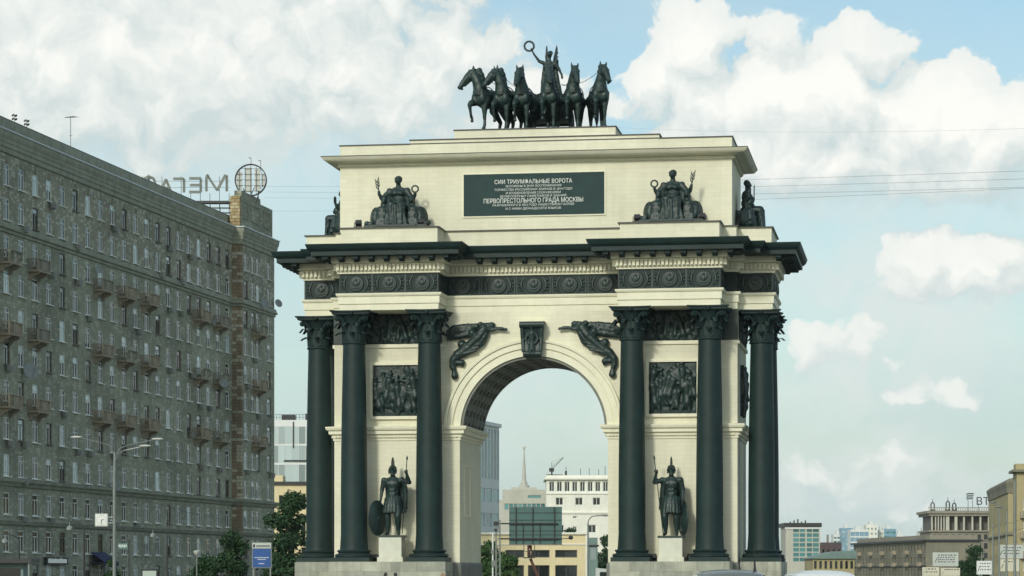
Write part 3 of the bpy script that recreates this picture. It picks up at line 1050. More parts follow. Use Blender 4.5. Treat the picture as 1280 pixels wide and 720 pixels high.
def shield_mesh(rx, rz_, bulge=.12):
    q = MB()
    vs, fs = [], []
    n, m = 24, 5
    for i in range(m + 1):
        t = i / m
        for k in range(n):
            a = 2 * math.pi * k / n
            vs.append((rx * t * math.cos(a), -bulge * (1 - t * t) - .03, rz_ * t * math.sin(a)))
    for i in range(m):
        for k in range(n): fs.append((i * n + k, i * n + (k + 1) % n, (i + 1) * n + (k + 1) % n, (i + 1) * n + k))
    N = len(vs)
    vs += [(a, b + .05, c) for a, b, c in vs]
    fs += [tuple(N + i for i in reversed(f)) for f in fs]
    for k in range(n): fs.append((m * n + k, m * n + (k + 1) % n, N + m * n + (k + 1) % n, N + m * n + k))
    q.add(vs, fs)
    q.tube([(rx * math.cos(2 * math.pi * k / n), -.02, rz_ * math.sin(2 * math.pi * k / n)) for k in range(n)], .03, 6, closed=True)
    q.ell((0, -bulge - .02, 0), (.07, .05, .07))
    return q.mesh('shield', 'bronze', 40)


def warrior(label, kind):
    """armoured guard, 1.9 m tall before enlarging; kind 0 rests a shield at its right hip, kind 1 holds a spear planted on the ground"""
    t = thing('warrior_statue', label, 'statue')
    S = 1.86
    s = 1 if kind == 0 else -1        # which way the raised arm points
    q = MB()
    # legs: one straight, one eased forward
    q.chain([(-s * .11, 0, .93, .13), (-s * .12, -.03, .70, .118), (-s * .13, -.05, .50, .088), (-s * .135, -.01, .34, .084), (-s * .14, .02, .10, .052)])
    q.chain([(-s * .14, .03, .06, .045), (-s * .15, -.10, .035, .042), (-s * .155, -.17, .03, .032)])
    q.chain([(s * .11, 0, .93, .13), (s * .14, -.09, .70, .118), (s * .16, -.14, .50, .090), (s * .155, -.06, .32, .084), (s * .15, .00, .10, .052)])
    q.chain([(s * .15, .01, .06, .045), (s * .18, -.11, .035, .042), (s * .19, -.18, .03, .032)])
    # trunk in a muscle cuirass
    q.ell((0, 0, .98), (.19, .14, .13)).ell((0, 0, 1.14), (.17, .13, .16)).ell((0, -.01, 1.35), (.215, .15, .18)).ell((0, 0, 1.46), (.21, .11, .09))
    for a in (-1, 1):
        q.ell((a * .085, -.115, 1.37), (.09, .05, .075)).ell((a * .045, -.115, 1.19), (.045, .035, .05)).ell((a * .045, -.11, 1.09), (.045, .03, .045))
        q.ell((a * .235, 0, 1.455), (.085, .09, .08))
    # skirt of leather strips
    for k in range(16):
        a = 2 * math.pi * k / 16
        q.chain([(.165 * math.cos(a), .125 * math.sin(a), .98, .045), (.215 * math.cos(a), .18 * math.sin(a) - .02, .80, .048), (.245 * math.cos(a), .21 * math.sin(a) - .03, .60, .040)], 6)
    q.ell((0, -.14, 1.01), (.04, .03, .04))
    # raised arm to the spear
    q.chain([(s * .245, 0, 1.45, .073), (s * .44, .02, 1.40, .062)]).chain([(s * .44, .02, 1.40, .056), (s * .385, -.10, 1.63, .040)])
    h = Vector((s * .375, -.12, 1.68))
    q.ell(h, (.045, .05, .055))
    for i in range(4): q.chain([(h.x + s * .035, h.y - .02, h.z - .03 + i * .024, .015), (h.x + s * .05, h.y - .055, h.z - .03 + i * .024, .013), (h.x - s * .0, h.y - .075, h.z - .03 + i * .024, .012)], 6)
    q.chain([(h.x - s * .03, h.y, h.z - .03, .017), (h.x - s * .035, h.y - .06, h.z + .01, .014)], 6)
    # lowered arm
    hx = -s
    q.chain([(hx * .245, 0, 1.45, .073), (hx * .30, .02, 1.19, .060)]).chain([(hx * .30, .02, 1.19, .054), (hx * .31, -.08, .96, .038)])
    h2 = Vector((hx * .315, -.11, .90))
    q.ell(h2, (.035, .05, .055))
    for i in range(4): q.chain([(h2.x + hx * .0, h2.y - .045 + i * .024, h2.z - .04, .014), (h2.x + hx * .03, h2.y - .05 + i * .024, h2.z - .085, .012), (h2.x + hx * .02, h2.y - .05 + i * .024, h2.z - .12, .011)], 6)
    q.chain([(h2.x, h2.y - .05, h2.z, .016), (h2.x + hx * .01, h2.y - .085, h2.z - .05, .013)], 6)
    # neck, face and beard
    q.chain([(0, 0, 1.52, .075), (0, -.015, 1.62, .065)])
    q.ell((0, -.02, 1.70), (.088, .108, .125)).ell((0, -.115, 1.685), (.018, .03, .03)).ell((0, -.085, 1.605), (.055, .05, .06))
    for a in (-1, 1): q.ell((a * .035, -.112, 1.715), (.016, .012, .010)).ell((a * .088, 0, 1.69), (.014, .025, .032))
    q.ell((0, -.108, 1.648), (.028, .012, .009))
    body = q.solid('body', 'bronze', .018, 2, .004, 9)
    for v in body.vertices: v.co *= S
    link('body', body, t)
    # helmet with crest
    hm = MB()
    hm.ell((0, -.01, 1.755), (.108, .130, .105)).box(-.105, .105, -.15, -.08, 1.735, 1.755)
    for a in (-1, 1): hm.chain([(a * .10, -.03, 1.72, .025), (a * .095, -.06, 1.63, .02)])
    for k in range(9):
        u = math.pi * (k / 8)
        hm.ell((0, -.01 - .14 * math.cos(u), 1.79 + .17 * math.sin(u) ** .7), (.024, .05, .075 + .045 * math.sin(u)))
    hme = hm.solid('helmet', 'bronze_green', .016, 1)
    for v in hme.vertices: v.co *= S
    link('helmet', hme, t)
    # cloak: a hanging sheet of folds behind, wrapped over the raised arm's shoulder
    ck = MB()
    for k in range(11):
        u = k / 10
        x0 = -s * .20 + s * .44 * u
        ck.chain([(x0, .09 - .02 * math.sin(u * 9), 1.47, .05), (x0 * 1.05 + s * .02, .17 + .03 * math.sin(u * 12), 1.1, .05), (x0 * 1.1 + s * .05, .18 + .04 * math.sin(u * 14), .62 + .1 * u, .045)], 6)
    if kind == 0: ck.chain([(s * .25, .0, 1.48, .07), (s * .33, .05, 1.25, .06), (s * .34, .06, .9, .05), (s * .32, .06, .62, .035)])
    else: ck.chain([(-s * .2, .0, 1.48, .06), (-s * .27, .1, 1.1, .06), (-s * .27, .1, .6, .055), (-s * .25, .08, .12, .06)])
    cke = ck.solid('cloak', 'bronze', .022, 2, .006, 7)
    for v in cke.vertices: v.co *= S
    link('cloak', cke, t)
    # spear
    sp = MB()
    if kind == 0: a, b = Vector((.40, -.12, 1.98)), Vector((.27, -.10, .03))
    else: a, b = Vector((-.43, -.14, 1.98)), Vector((-.20, -.12, .03))
    sp.tube([a * S, b * S], .022, 8)
    d = (a - b).normalized()
    sp.tube([(a * S), (a * S) + d * .05, (a * S) + d * .12, (a * S) + d * .24], [.022, .045, .05, .004], 8)
    sp.build('spear', 'bronze', t, 30)
    sh_ = shield_mesh(.30 * S, .46 * S)
    if kind == 0: link('shield', sh_, t, (-.43 * S, .02, .455 * S), (0, R(-4), R(52)))
    else: link('shield', sh_, t, (.31 * S, .12, .46 * S), (0, R(3), R(-62)))
    b_ = MB().box(-.62, .62, -.55, .45, -.12, 0)
    b_.build('base', 'bronze', t)
    return t


wl = put(warrior('bronze warrior statue with an oval shield resting at its hip, on a plinth between columns', 0), -6.86, -1.0, 3.66)
wr = put(warrior('bronze warrior statue gripping a long spear planted on the ground, on a plinth between columns', 1), 6.90, -1.0, 3.60)
for i, (x, z) in enumerate(((-6.88, 3.54), (6.92, 3.48))):
    o = MB().box(-.56, .56, -.6, .5, .22, z - 2.35).box(-.64, .64, -.68, .58, .0, .22).build('statue_plinth', 'plinth_stone')
    put(o, x, -1.0, 2.35)
    tag(o, ('pale stone plinth under the warrior statue with the shield at hip', 'pale stone plinth under the warrior statue with the planted spear')[i], 'plinth', 'warrior plinths')


def wreath(r, rt, name='wreath'):
    q = MB()
    n = 22
    q.tube([(r * math.cos(2 * math.pi * k / n), 0, r * math.sin(2 * math.pi * k / n)) for k in range(n)], [rt * (1 + .3 * (k % 2)) for k in range(n)], 6, closed=True)
    return q.mesh(name, 'bronze', 50)


def branch(L):
    q = MB().tube([(0, 0, 0), (.02, 0, L * .5), (.0, 0, L)], [.03, .025, .01], 6)
    for k in range(6):
        z = L * (.3 + .12 * k); sg = 1 if k % 2 else -1
        q.tube([(0, 0, z), (sg * .07, 0, z + .12), (sg * .10, 0, z + .24)], [.02, .03, .004], 5)
    return q.mesh('branch', 'bronze', 40)


def seated_group(label, mirror):
    """robed woman enthroned between two trophies of armour, about 2.5 m tall"""
    t = thing('seated_statue', label, 'statue', group='seated statues on the attic ledge')
    s = mirror
    q = MB()
    q.ell((0, .25, .35), (.55, .35, .4)).box(-.5, .5, .1, .6, .1, .95)               # throne
    q.ell((0, .10, 1.0), (.40, .33, .26)).ell((0, .15, 1.32), (.30, .25, .28)).ell((0, .14, 1.62), (.36, .25, .24)).ell((0, .15, 1.78), (.34, .19, .12))
    q.chain([(0, .13, 1.85, .12), (0, .11, 2.05, .10)])
    q.ell((0, .08, 2.19), (.135, .16, .18)).ell((0, .13, 2.27), (.165, .17, .15)).ell((0, -.07, 2.17), (.03, .05, .045))
    for a in (-1, 1):
        q.ell((a * .10, -.05, 1.60), (.13, .12, .13))
        q.ell((a * .05, -.055, 2.22), (.03, .02, .018)).ell((a * .14, .1, 2.17), (.025, .04, .05))
        q.chain([(a * .17, .05, .98, .22), (a * .20, -.50, .98, .19), (a * .20, -.52, .45, .17), (a * .20, -.55, .10, .16)])
        q.chain([(a * .2, -.60, .07, .09), (a * .22, -.75, .05, .07)])
        q.chain([(a * .34, .16, 1.74, .14), (a * .42, .16, 1.30, .13), (a * .44, .10, .95, .13)])       # mantle from the shoulders
    for k in range(7):
        x = -.33 + k * .11
        q.chain([(x * .7, -.62 + abs(x) * .25, .95, .07), (x, -.66 + abs(x) * .25, .5, .07), (x * 1.25, -.66 + abs(x) * .2, .06, .085)], 6)
    q.chain([(-s * .33, .14, 1.72, .13), (-s * .62, .02, 1.36, .11), (-s * .72, -.10, 1.55, .07), (-s * .74, -.14, 1.68, .06)])
    q.chain([(s * .33, .14, 1.72, .13), (s * .58, .08, 1.35, .11), (s * .68, -.02, 1.52, .07), (s * .70, -.06, 1.62, .06)])
    q.ell((-s * .55, .1, 1.1), (.16, .18, .42)).ell((s * .52, .12, 1.1), (.16, .18, .42))
    fold = lambda c: .012 * math.sin(c.x * 26 + c.z * 2) if c.z < 1.0 and c.y < -.2 else .008 * math.sin(c.x * 18 + c.z * 16)
    q.v = [(v[0] * 1.18 if v[2] < 1.95 else v[0] * 1.1, v[1], v[2]) for v in q.v]
    link('figure', q.solid('figure', 'bronze', .025, 1, .012, 6, fold), t)
    for a in (-1, 1):
        r = MB()
        r.ell((a * .86, -.05, .45), (.36, .28, .48)).ell((a * .86, -.05, .78), (.34, .24, .2)).ell((a * .72, -.2, .62), (.12, .1, .12)).ell((a * .98, -.2, .62), (.12, .1, .12))
        r.chain([(a * .80, 0, .9, .13), (a * .78, -.02, 1.12, .10)]).ell((a * .78, -.03, 1.24), (.14, .16, .20)).ell((a * .78, .0, 1.42), (.05, .12, .10))
        r.ell((a * .78, -.18, 1.18), (.05, .05, .09))
        r.chain([(a * 1.1, -.05, .8, .13), (a * 1.22, -.1, .45, .12), (a * 1.12, -.2, .2, .1)])
        for k in range(5): r.chain([(a * (.66 + .1 * k), -.28, .35, .06), (a * (.64 + .11 * k), -.30, .06, .07)], 6)
        r.v = [(v[0] - a * .14, v[1], v[2] * 1.04) for v in r.v]
        link('armour', r.solid('armour', 'bronze', .026, 1, .012, 7), t)
        sh2 = shield_mesh(.36, .48, .16)
        link('shield', sh2, t, (a * 1.04, .10, .48), (0, 0, a * R(38)))
        u = MB().ell((a * 1.55, -.05, .17), (.22, .16, .14)).ell((a * 1.7, -.1, .22), (.13, .12, .12)).ell((a * 1.45, -.1, .28), (.1, .1, .08))
        u.v = [(v[0] - a * .26, v[1], v[2]) for v in u.v]
        link('fallen_helmet', u.solid('fallen_helmet', 'bronze_green', .03, 2, .012, 8), t)
    link('wreath', wreath(.15, .035), t, (s * .82, -.08, 1.77))
    link('branch', branch(.62), t, (-s * .86, -.15, 1.58), (0, R(-s * 8), 0))
    MB().box(-1.45, 1.45, -.82, .62, -.04, .06).box(-1.0, 1.0, -.95, -.8, -.04, .05).build('base', 'bronze', t)
    return t


for (lab, mir, x, y, rz) in (('seated bronze woman raising a wreath in her left hand, on the attic beside the inscription', 1, -6.62, -.95, 0),
                             ('seated bronze woman raising a wreath in her right hand, on the attic beside the inscription', -1, 6.95, -.95, 0),
                             ('bronze seated group seen side-on at the arch end beside the grey apartment block', 1, -10.42, BD / 2, -math.pi / 2),
                             ('bronze seated group seen side-on at the arch end facing away from the grey block', -1, 10.42, BD / 2, math.pi / 2)):
    sg_ = put(seated_group(lab, mir), x, y, 18.80, rz)
    sg_.scale = (1.07, 1.07, 1.07)


def horse(label, yaw_head, lift, seed):
    """prancing horse; built at 1.6 m withers, enlarged afterwards"""
    t = thing('horse_statue', label, 'statue', group='bronze horses of the chariot team')
    q = MB()
    H = 1.31
    q.ell((0, .05, 1.27), (.34, .75, .36)).ell((0, -.52, 1.27), (.34, .36, .40)).ell((0, .62, 1.32), (.35, .40, .37)).ell((0, -.70, 1.20), (.26, .22, .30))
    for a in (-1, 1): q.ell((a * .16, -.78, 1.20), (.15, .16, .24)).ell((a * .22, .62, 1.15), (.17, .30, .34))
    base = Vector((0, -.62, 1.42))
    M = Matrix.Rotation(yaw_head, 3, 'Z')

    def T(p, k=1.):
        """the neck twists gradually into the turn of the head"""
        MM = Matrix.Rotation(yaw_head * k, 3, 'Z')
        return base + MM @ (Vector(p) - base)
    nk = [((0, -.58, 1.32), .34, .0), ((0, -.69, 1.54), .27, .15), ((0, -.79, 1.78), .205, .4), ((0, -.86, 2.00), .165, .7), ((0, -.90, 2.14), .145, 1.)]
    q.chain([(*T(p, k), r) for p, r, k in nk])
    q.chain([(*T((0, -.68, 1.42), .1), .30), (*T((0, -.62, 1.75), .5), .12), (*T((0, -.72, 2.1), .9), .09)])
    # head
    def K(p): return T(Vector((0, -.93, 2.16)) + (Vector(p) - Vector((0, -.93, 2.16))) * 1.16)
    q.chain([(*K((0, -.95, 2.17)), .155), (*K((0, -1.08, 2.06)), .152), (*K((0, -1.26, 1.84)), .108), (*K((0, -1.34, 1.72)), .096)])
    q.chain([(*K((0, -.97, 2.04)), .12), (*K((0, -1.20, 1.77)), .065)])
    q.ell(K((0, -1.37, 1.68)), (.08, .085, .075)).ell(K((0, -1.29, 1.63)), (.05, .055, .045))
    for a in (-1, 1):
        q.chain([(*K((a * .09, -.91, 2.25)), .05), (*K((a * .105, -.92, 2.33)), .042), (*K((a * .11, -.93, 2.41)), .014)], 6)
        q.ell(K((a * .118, -1.10, 2.10)), (.032, .04, .032)).ell(K((a * .055, -1.43, 1.70)), (.028, .03, .03))
        q.ell(K((a * .085, -1.01, 2.03)), (.06, .11, .12))
    # mane and forelock
    for k in range(10):
        u = k / 9
        p = Vector((0, -.47 - .22 * u + .05 * math.sin(u * 3), 1.55 + .72 * u))
        q.ell(T(p, .15 + .85 * u), (.075 + .025 * (k % 2), .14, .115))
    q.ell(T((0, -1.02, 2.24)), (.09, .11, .07)).ell(T((.02, -.88, 2.29)), (.07, .12, .06))
    # legs
    def leg(a, up):
        if up: q.chain([(a * .18, -.66, 1.12, .18), (a * .20, -1.02, .98, .12), (a * .21, -1.10, .93, .088), (a * .21, -1.04, .66, .055), (a * .21, -.99, .50, .06), (a * .21, -.92, .41, .052), (a * .21, -.93, .34, .072)])
        else: q.chain([(a * .18, -.62, 1.12, .18), (a * .18, -.66, .82, .12), (a * .18, -.66, .60, .085), (a * .18, -.65, .34, .056), (a * .18, -.65, .20, .064), (a * .18, -.69, .10, .056), (a * .18, -.72, .05, .085)])
    leg(-1, lift < 0); leg(1, lift > 0)
    for a, dy in ((-1, .12), (1, -.06)):
        q.chain([(a * .2, .66, 1.18, .26), (a * .22, .50 + dy * .5, .92, .16), (a * .21, .78 + dy, .66, .105), (a * .20, .92 + dy, .54, .080), (a * .20, .86 + dy, .32, .060), (a * .20, .82 + dy, .19, .066), (a * .20, .76 + dy, .10, .058), (a * .20, .74 + dy, .05, .086)])
    q.chain([(0, .98, 1.50, .09), (0, 1.18, 1.40, .12), (.03, 1.28, 1.0, .13), (.05, 1.25, .6, .08), (.05, 1.22, .35, .03)])
    me = q.solid('body', 'bronze_green', .025, 2, .006, 7)
    for v in me.vertices: v.co *= H
    link('body', me, t)
    # harness: breast band and girth
    hb = MB()
    pts = []
    for k in range(20):
        a = 2 * math.pi * k / 20
        pts.append((.375 * math.cos(a) * H, (-.28) * H, (1.27 + .43 * math.sin(a)) * H))
    hb.tube(pts, .025, 6, closed=True)
    pts = [((.36 * math.sin(u)) * H, (-.45 - .52 * math.cos(u)) * H, 1.32 * H) for u in [(-1.45 + 2.9 * k / 14) for k in range(15)]]
    hb.tube(pts, .03, 6)
    hb.build('harness', 'bronze', t, 40)
    return t


ZP = 23.80
HORSES = [(-2.42, 1.55, R(-24), R(-50), -1, 'bronze horse with head in full profile and foreleg flung out sideways'),
          (-1.52, 1.75, R(-12), R(-40), -1, 'bronze horse with head in half profile, next to the horse with the outflung foreleg'),
          (-.68, 1.85, R(-3), R(-6), -1, 'bronze horse facing straight ahead beneath the raised wreath'),
          (.62, 1.60, R(2), R(8), -1, 'bronze horse standing directly in front of the winged charioteer'),
          (1.78, 1.75, R(4), R(16), -1, 'bronze horse beside the charioteer\'s lowered arm, neck upright'),
          (3.02, 1.60, R(12), R(20), -1, 'outer bronze horse farthest from the raised wreath, head turned outward')]
for (x, y, yb, yh, lf, lab) in HORSES:
    put(horse(lab, yh, lf, 1), x, y, ZP, yb)

# chariot
ch = thing('chariot_statue', 'bronze two-wheeled chariot behind the horses on the attic platform', 'statue')
put(ch, .30, 4.15, ZP)
q = MB()
vs, fs = [], []
for i in range(17):
    a = math.pi * (1.0 + i / 16)
    for z, r in ((.95, .92), (1.5, .95), (2.0, 1.05), (2.0, .98), (1.5, .88), (.95, .85)):
        vs.append((r * math.cos(a), r * .85 * math.sin(a), z + (.25 * math.sin(math.pi * i / 16) if z > 1.9 else 0)))
for i in range(16):
    for k in range(6): fs.append((i * 6 + k, i * 6 + (k + 1) % 6, (i + 1) * 6 + (k + 1) % 6, (i + 1) * 6 + k))
q.add(vs, fs).box(-.9, .9, -.75, .75, .88, .97).box(-.93, -.87, 0, .75, .97, 1.7).box(.87, .93, 0, .75, .97, 1.7)
q.build('body', 'bronze', ch, 35)
MB().tube([(-1.15, 0, .72), (1.15, 0, .72)], .07, 8).tube([(0, 0, .8), (0, -2.6, .95)], .06, 8).box(-.06, .06, -.9, -.78, 0, .9).build('axle', 'bronze', ch, 40)
wq = MB().tube([(0, .66 * math.cos(2 * math.pi * k / 28), .66 * math.sin(2 * math.pi * k / 28)) for k in range(28)], .065, 8, closed=True)
for k in range(8): wq.tube([(0, 0, 0), (0, .66 * math.cos(k * math.pi / 4), .66 * math.sin(k * math.pi / 4))], .035, 6)
wq.tube([(-.12, 0, 0), (.12, 0, 0)], .11, 10)
wme = wq.mesh('wheel', 'bronze', 40)
for a in (-1, 1): link('wheel', wme, ch, (a * 1.05, 0, .73))

# winged victory
vc = thing('victory_statue', 'winged bronze charioteer holding a wreath aloft in the chariot', 'statue')
put(vc, .22, 4.10, ZP + 1.32)
q = MB()
q.ell((0, 0, .1), (.36, .34, .12)).ell((0, 0, -.15), (.4, .36, .3))
for k in range(12):
    a = 2 * math.pi * k / 12
    q.chain([(.20 * math.cos(a), .17 * math.sin(a), 1.75, .09), (.27 * math.cos(a), .25 * math.sin(a), 1.0, .10), (.36 * math.cos(a), .36 * math.sin(a), .1, .10)], 7)
q.ell((0, 0, 1.75), (.27, .22, .25)).ell((0, 0, 2.05), (.23, .18, .25)).ell((0, -.02, 2.35), (.29, .20, .24)).ell((0, 0, 2.55), (.28, .15, .11))
q.ell((.1, -.17, 2.36), (.1, .09, .1)).ell((-.1, -.17, 2.36), (.1, .09, .1))
q.chain([(0, 0, 2.6, .10), (0, -.02, 2.8, .085)]).ell((.02, -.05, 2.98), (.125, .15, .17)).ell((.03, .03, 3.06), (.15, .16, .13)).ell((0, -.19, 2.96), (.025, .04, .04)).ell((.03, .13, 3.02), (.1, .1, .09))
for a in (-1, 1): q.ell((a * .05, -.175, 3.01), (.025, .015, .015))
q.chain([(-.27, 0, 2.55, .11), (-.52, -.04, 2.66, .085)]).chain([(-.52, -.04, 2.66, .075), (-.74, -.10, 2.95, .06), (-.86, -.12, 3.16, .045), (-.90, -.13, 3.27, .06)])
q.chain([(.27, 0, 2.55, .11), (.50, .0, 2.20, .085)]).chain([(.50, 0, 2.20, .075), (.66, -.2, 1.90, .055), (.68, -.25, 1.74, .06)])
q.chain([(.25, .12, 2.5, .12), (.36, .2, 1.7, .14), (.5, .3, .9, .16)]).chain([(-.25, .12, 2.5, .1), (-.34, .2, 1.7, .12), (-.36, .3, .9, .16)])
me = q.solid('figure', 'bronze', .028, 2, .009, 6, lambda c: .010 * math.sin(math.atan2(c.y, c.x) * 14) if c.z < 1.7 else 0)
link('figure', me, vc)
for a in (-1, 1):
    wg = MB()
    # raised wing: narrow from the front, broad from the side
    for k in range(7):
        u = k / 6
        wg.chain([(a * .16, .18 + .05 * u, 2.45 - .1 * u, .05), (a * (.22 + .05 * u), .35 + .40 * u, 2.9 + .05 * (1 - u), .06), (a * (.32 if a > 0 else .20), .40 + .75 * u, 3.50 - 1.0 * u * u, .035)], 6)
    link('wing', wg.solid('wing', 'bronze', .03, 1), vc)
link('wreath', wreath(.24, .045), vc, (-1.02, -.13, 3.42), (0, 0, R(8)))
# reins from the lowered hand and the chariot rail to the bits
rn = thing('reins', 'thin bronze reins strung from the charioteer to the horses', 'reins')
put(rn, 0, 0, ZP)
hand = Vector((.90, 3.85, 2.72))
for i, (x, y, yb, yh, lf, lab) in enumerate(HORSES):
    b = Vector((x, y, 0)) + Matrix.Rotation(yb, 3, 'Z') @ Vector((0, -.85, 2.05)) * 1.36
    a = hand if x > 0 else Vector((-.3, 3.6, 2.2))
    pts = [a.lerp(b, k / 10) - Vector((0, 0, .28 * 4 * (k / 10) * (1 - k / 10))) for k in range(11)]
    MB().tube(pts, .014, 5).build('rein', 'bronze', rn)

# floodlights on the ledges
fl = MB().box(-.12, .12, -.10, .10, .10, .30, Matrix.Rotation(R(-35), 4, 'X'))
fl.tube([(-.15, 0, .0), (-.15, 0, .2)], .015, 5).tube([(.15, 0, 0), (.15, 0, .2)], .015, 5).box(-.17, .17, -.04, .04, -.02, .02)
flm = fl.mesh('floodlight', 'dark_steel')
gls = MB().box(-.10, .10, .10, .115, .12, .28, Matrix.Rotation(R(-35), 4, 'X')).mesh('lens', 'white_plastic')
for (x, y, z, lab) in ((-8.45, -1.80, 18.78, 'small floodlight by the seated statue holding the wreath in her left hand, outer side'), (-5.3, -1.80, 18.78, 'small floodlight by the seated statue holding the wreath in her left hand, inscription side'),
                       (5.3, -1.80, 18.78, 'small floodlight by the seated statue holding the wreath in her right hand, inscription side'), (8.45, -1.80, 18.78, 'small floodlight by the seated statue holding the wreath in her right hand, outer side'),
                       (-7.75, -.75, 2.37, 'floodlight on the pedestal between outer column and shield warrior'), (-5.98, -.75, 2.37, 'floodlight on the pedestal between shield warrior and archway column'),
                       (6.0, -.75, 2.37, 'floodlight on the pedestal between spear warrior and archway column'), (7.78, -.75, 2.37, 'floodlight on the pedestal between spear warrior and outer column')):
    o = link('floodlight', flm)
    o.rotation_euler = (0, 0, 0)
    put(o, x, y, z)
    o.scale = (1.2, 1.2, 1.2)
    tag(o, lab, 'floodlight', 'floodlights on the arch')
    link('lens', gls, o)

# ================================================================== grey apartment block
AL = math.atan(680 / FPX)
dv = Vector((math.sin(AL), math.cos(AL)))
pA = Vector((-295 / FPX * 350, 350.0)) - dv * 100
apt = thing('apartment_building', 'long grey stone apartment block with many windows, balconies and a corner tower', 'building', (pA.x, pA.y, 0), math.pi / 2 - AL)
AM = Matrix.Translation((pA.x, pA.y, 0)) @ Matrix.Rotation(math.pi / 2 - AL, 4, 'Z')
LE = 95.3                         # length of the block
MX, RY_ = 81.0, -1.15            # the tower bay starts here and stands forward by this much
ROWS = [1.75, 5.0, 8.6, 12.25, 15.8, 19.4, 22.95, 26.35, 29.75, 33.15, 36.75, 40.05]
WW, WH = 1.6, 2.15
cols = [100 - (20.9 + 3.72 * i) for i in range(21)]
tcols = [100 - q for q in (17.0, 13.9, 11.9, 7.0)]
def ops(xs, zlo, zhi, x0=0.):
    return [(x - x0 - WW / 2, x - x0 + WW / 2, z - WH / 2, z + WH / 2) for x in xs for z in ROWS if zlo < z < zhi]
ZS = 34.95
for lo, hi, mt in ((0, ZS, 'block_stone'), (ZS, 44.0, 'brown_stone')):
    wl_ = MB()
    facade(wl_, (0, 0), (1, 0), MX, lo, hi, ops(cols, lo, hi), .28)
    facade(wl_, (MX, RY_), (1, 0), LE - MX, lo, hi, ops(tcols, lo, hi, MX), .28)
    facade(wl_, (LE, RY_), (0, 1), 16 - RY_, lo, hi, [], .3)
    facade(wl_, (0, 16), (0, -1), 16, lo, hi, [], .3)
    facade(wl_, (LE, 16), (-1, 0), LE, lo, hi, [], .3)
    wl_.build('wall', mt, apt)
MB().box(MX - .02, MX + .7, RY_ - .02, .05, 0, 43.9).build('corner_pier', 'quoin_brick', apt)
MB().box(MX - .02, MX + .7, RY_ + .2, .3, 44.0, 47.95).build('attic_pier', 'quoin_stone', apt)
MB().box(-.02, LE + .02, .5, 16.02, 44.0, 45.55).build('parapet', 'belt_stone', apt)
MB().box(MX + .7, LE, RY_ + .25, .25, 44.0, 48.1).box(MX + 1.4, LE - 4.8, RY_ + .4, .15, 48.1, 48.8).build('tower_attic', 'block_stone', apt)
rf = MB().box(0.1, LE - .1, .6, 15.9, 45.55, 45.7).build('roof', 'roof_metal', apt)
# raised panels on the tower's attic
pn = MB()
for (a, b) in ((82.4, 84.6), (85.8, 89.6), (91.4, 94.2)):
    for (c, d, e, f) in ((a, b, 47.4, 47.55), (a, b, 45.4, 45.55), (a, a + .15, 45.55, 47.4), (b - .15, b, 45.55, 47.4)): pn.box(c, d, RY_ + .15, RY_ + .26, e, f)
pn.build('attic_panel', 'belt_stone', apt)
plan = [(-.02, 0), (MX - .02, 0), (MX - .02, RY_), (LE, RY_), (LE, 16), (-.02, 16)]
def belt(prof, name='belt_course', mt='belt_stone'): return MB().sweep(plan, prof).build(name, mt, apt)
belt([(.02, 42.0), (.18, 42.1), (.18, 42.5), (.28, 42.6), (.28, 42.95), (.34, 43.05), (.36, 43.3), (.46, 43.55), (.5, 43.7), (.52, 44.15), (-.2, 44.35)], 'cornice')
belt([(.54, 44.06), (.62, 44.06), (.62, 44.2), (.52, 44.22)], 'gutter', 'snow_gutter')
belt([(.02, 34.45), (.15, 34.5), (.15, 34.75), (.35, 34.85), (.35, 35.05), (.22, 35.15), (.22, 35.4), (.02, 35.5)])
belt([(.02, 10.2), (.2, 10.3), (.3, 10.5), (.55, 10.7), (.6, 10.95), (.02, 11.05)])
belt([(.02, 6.5), (.25, 6.6), (.35, 6.8), (.45, 6.95), (.02, 7.1)])
belt([(.02, .0), (.25, .0), (.2, .5), (.02, .6)], 'plinth')
rw = random.Random(4)
for x, y0 in [(x, 0) for x in cols] + [(x, RY_) for x in tcols]:
    for z in ROWS:
        fm = 'window_frame' if rw.random() < .8 else 'window_frame_dark'
        o = put_window(apt, (x, y0 + .13, z - WH / 2), 0, WW, WH, 'casement', fm, 'pane')
        if rw.random() < .38:  # pale pane colour stands in for whitish sky reflection; shortened ones for curtains
            me = window_mesh(WW, WH, 'casement', fm, 'pane_pale')[1]
            o.children[0].data = me
            o.children[0].scale.z = rw.choice((1, 1, .5, .4, .3))
            if o.children[0].scale.z < 1:
                o.children[0].location.z = WH * (1 - o.children[0].scale.z)
                link('pane', window_mesh(WW, WH, 'casement', fm, 'pane')[1], o, (0, .035, 0))
# lintel keys over the top row
lk = MB().prism([(-.16, 0), (.16, 0), (.24, .62), (-.24, .62)], -.16, .04).mesh('lintel_key', 'belt_stone')
for x, y0 in [(x, 0) for x in cols] + [(x, RY_) for x in tcols]: link('lintel_key', lk, apt, (x, y0, 41.12))
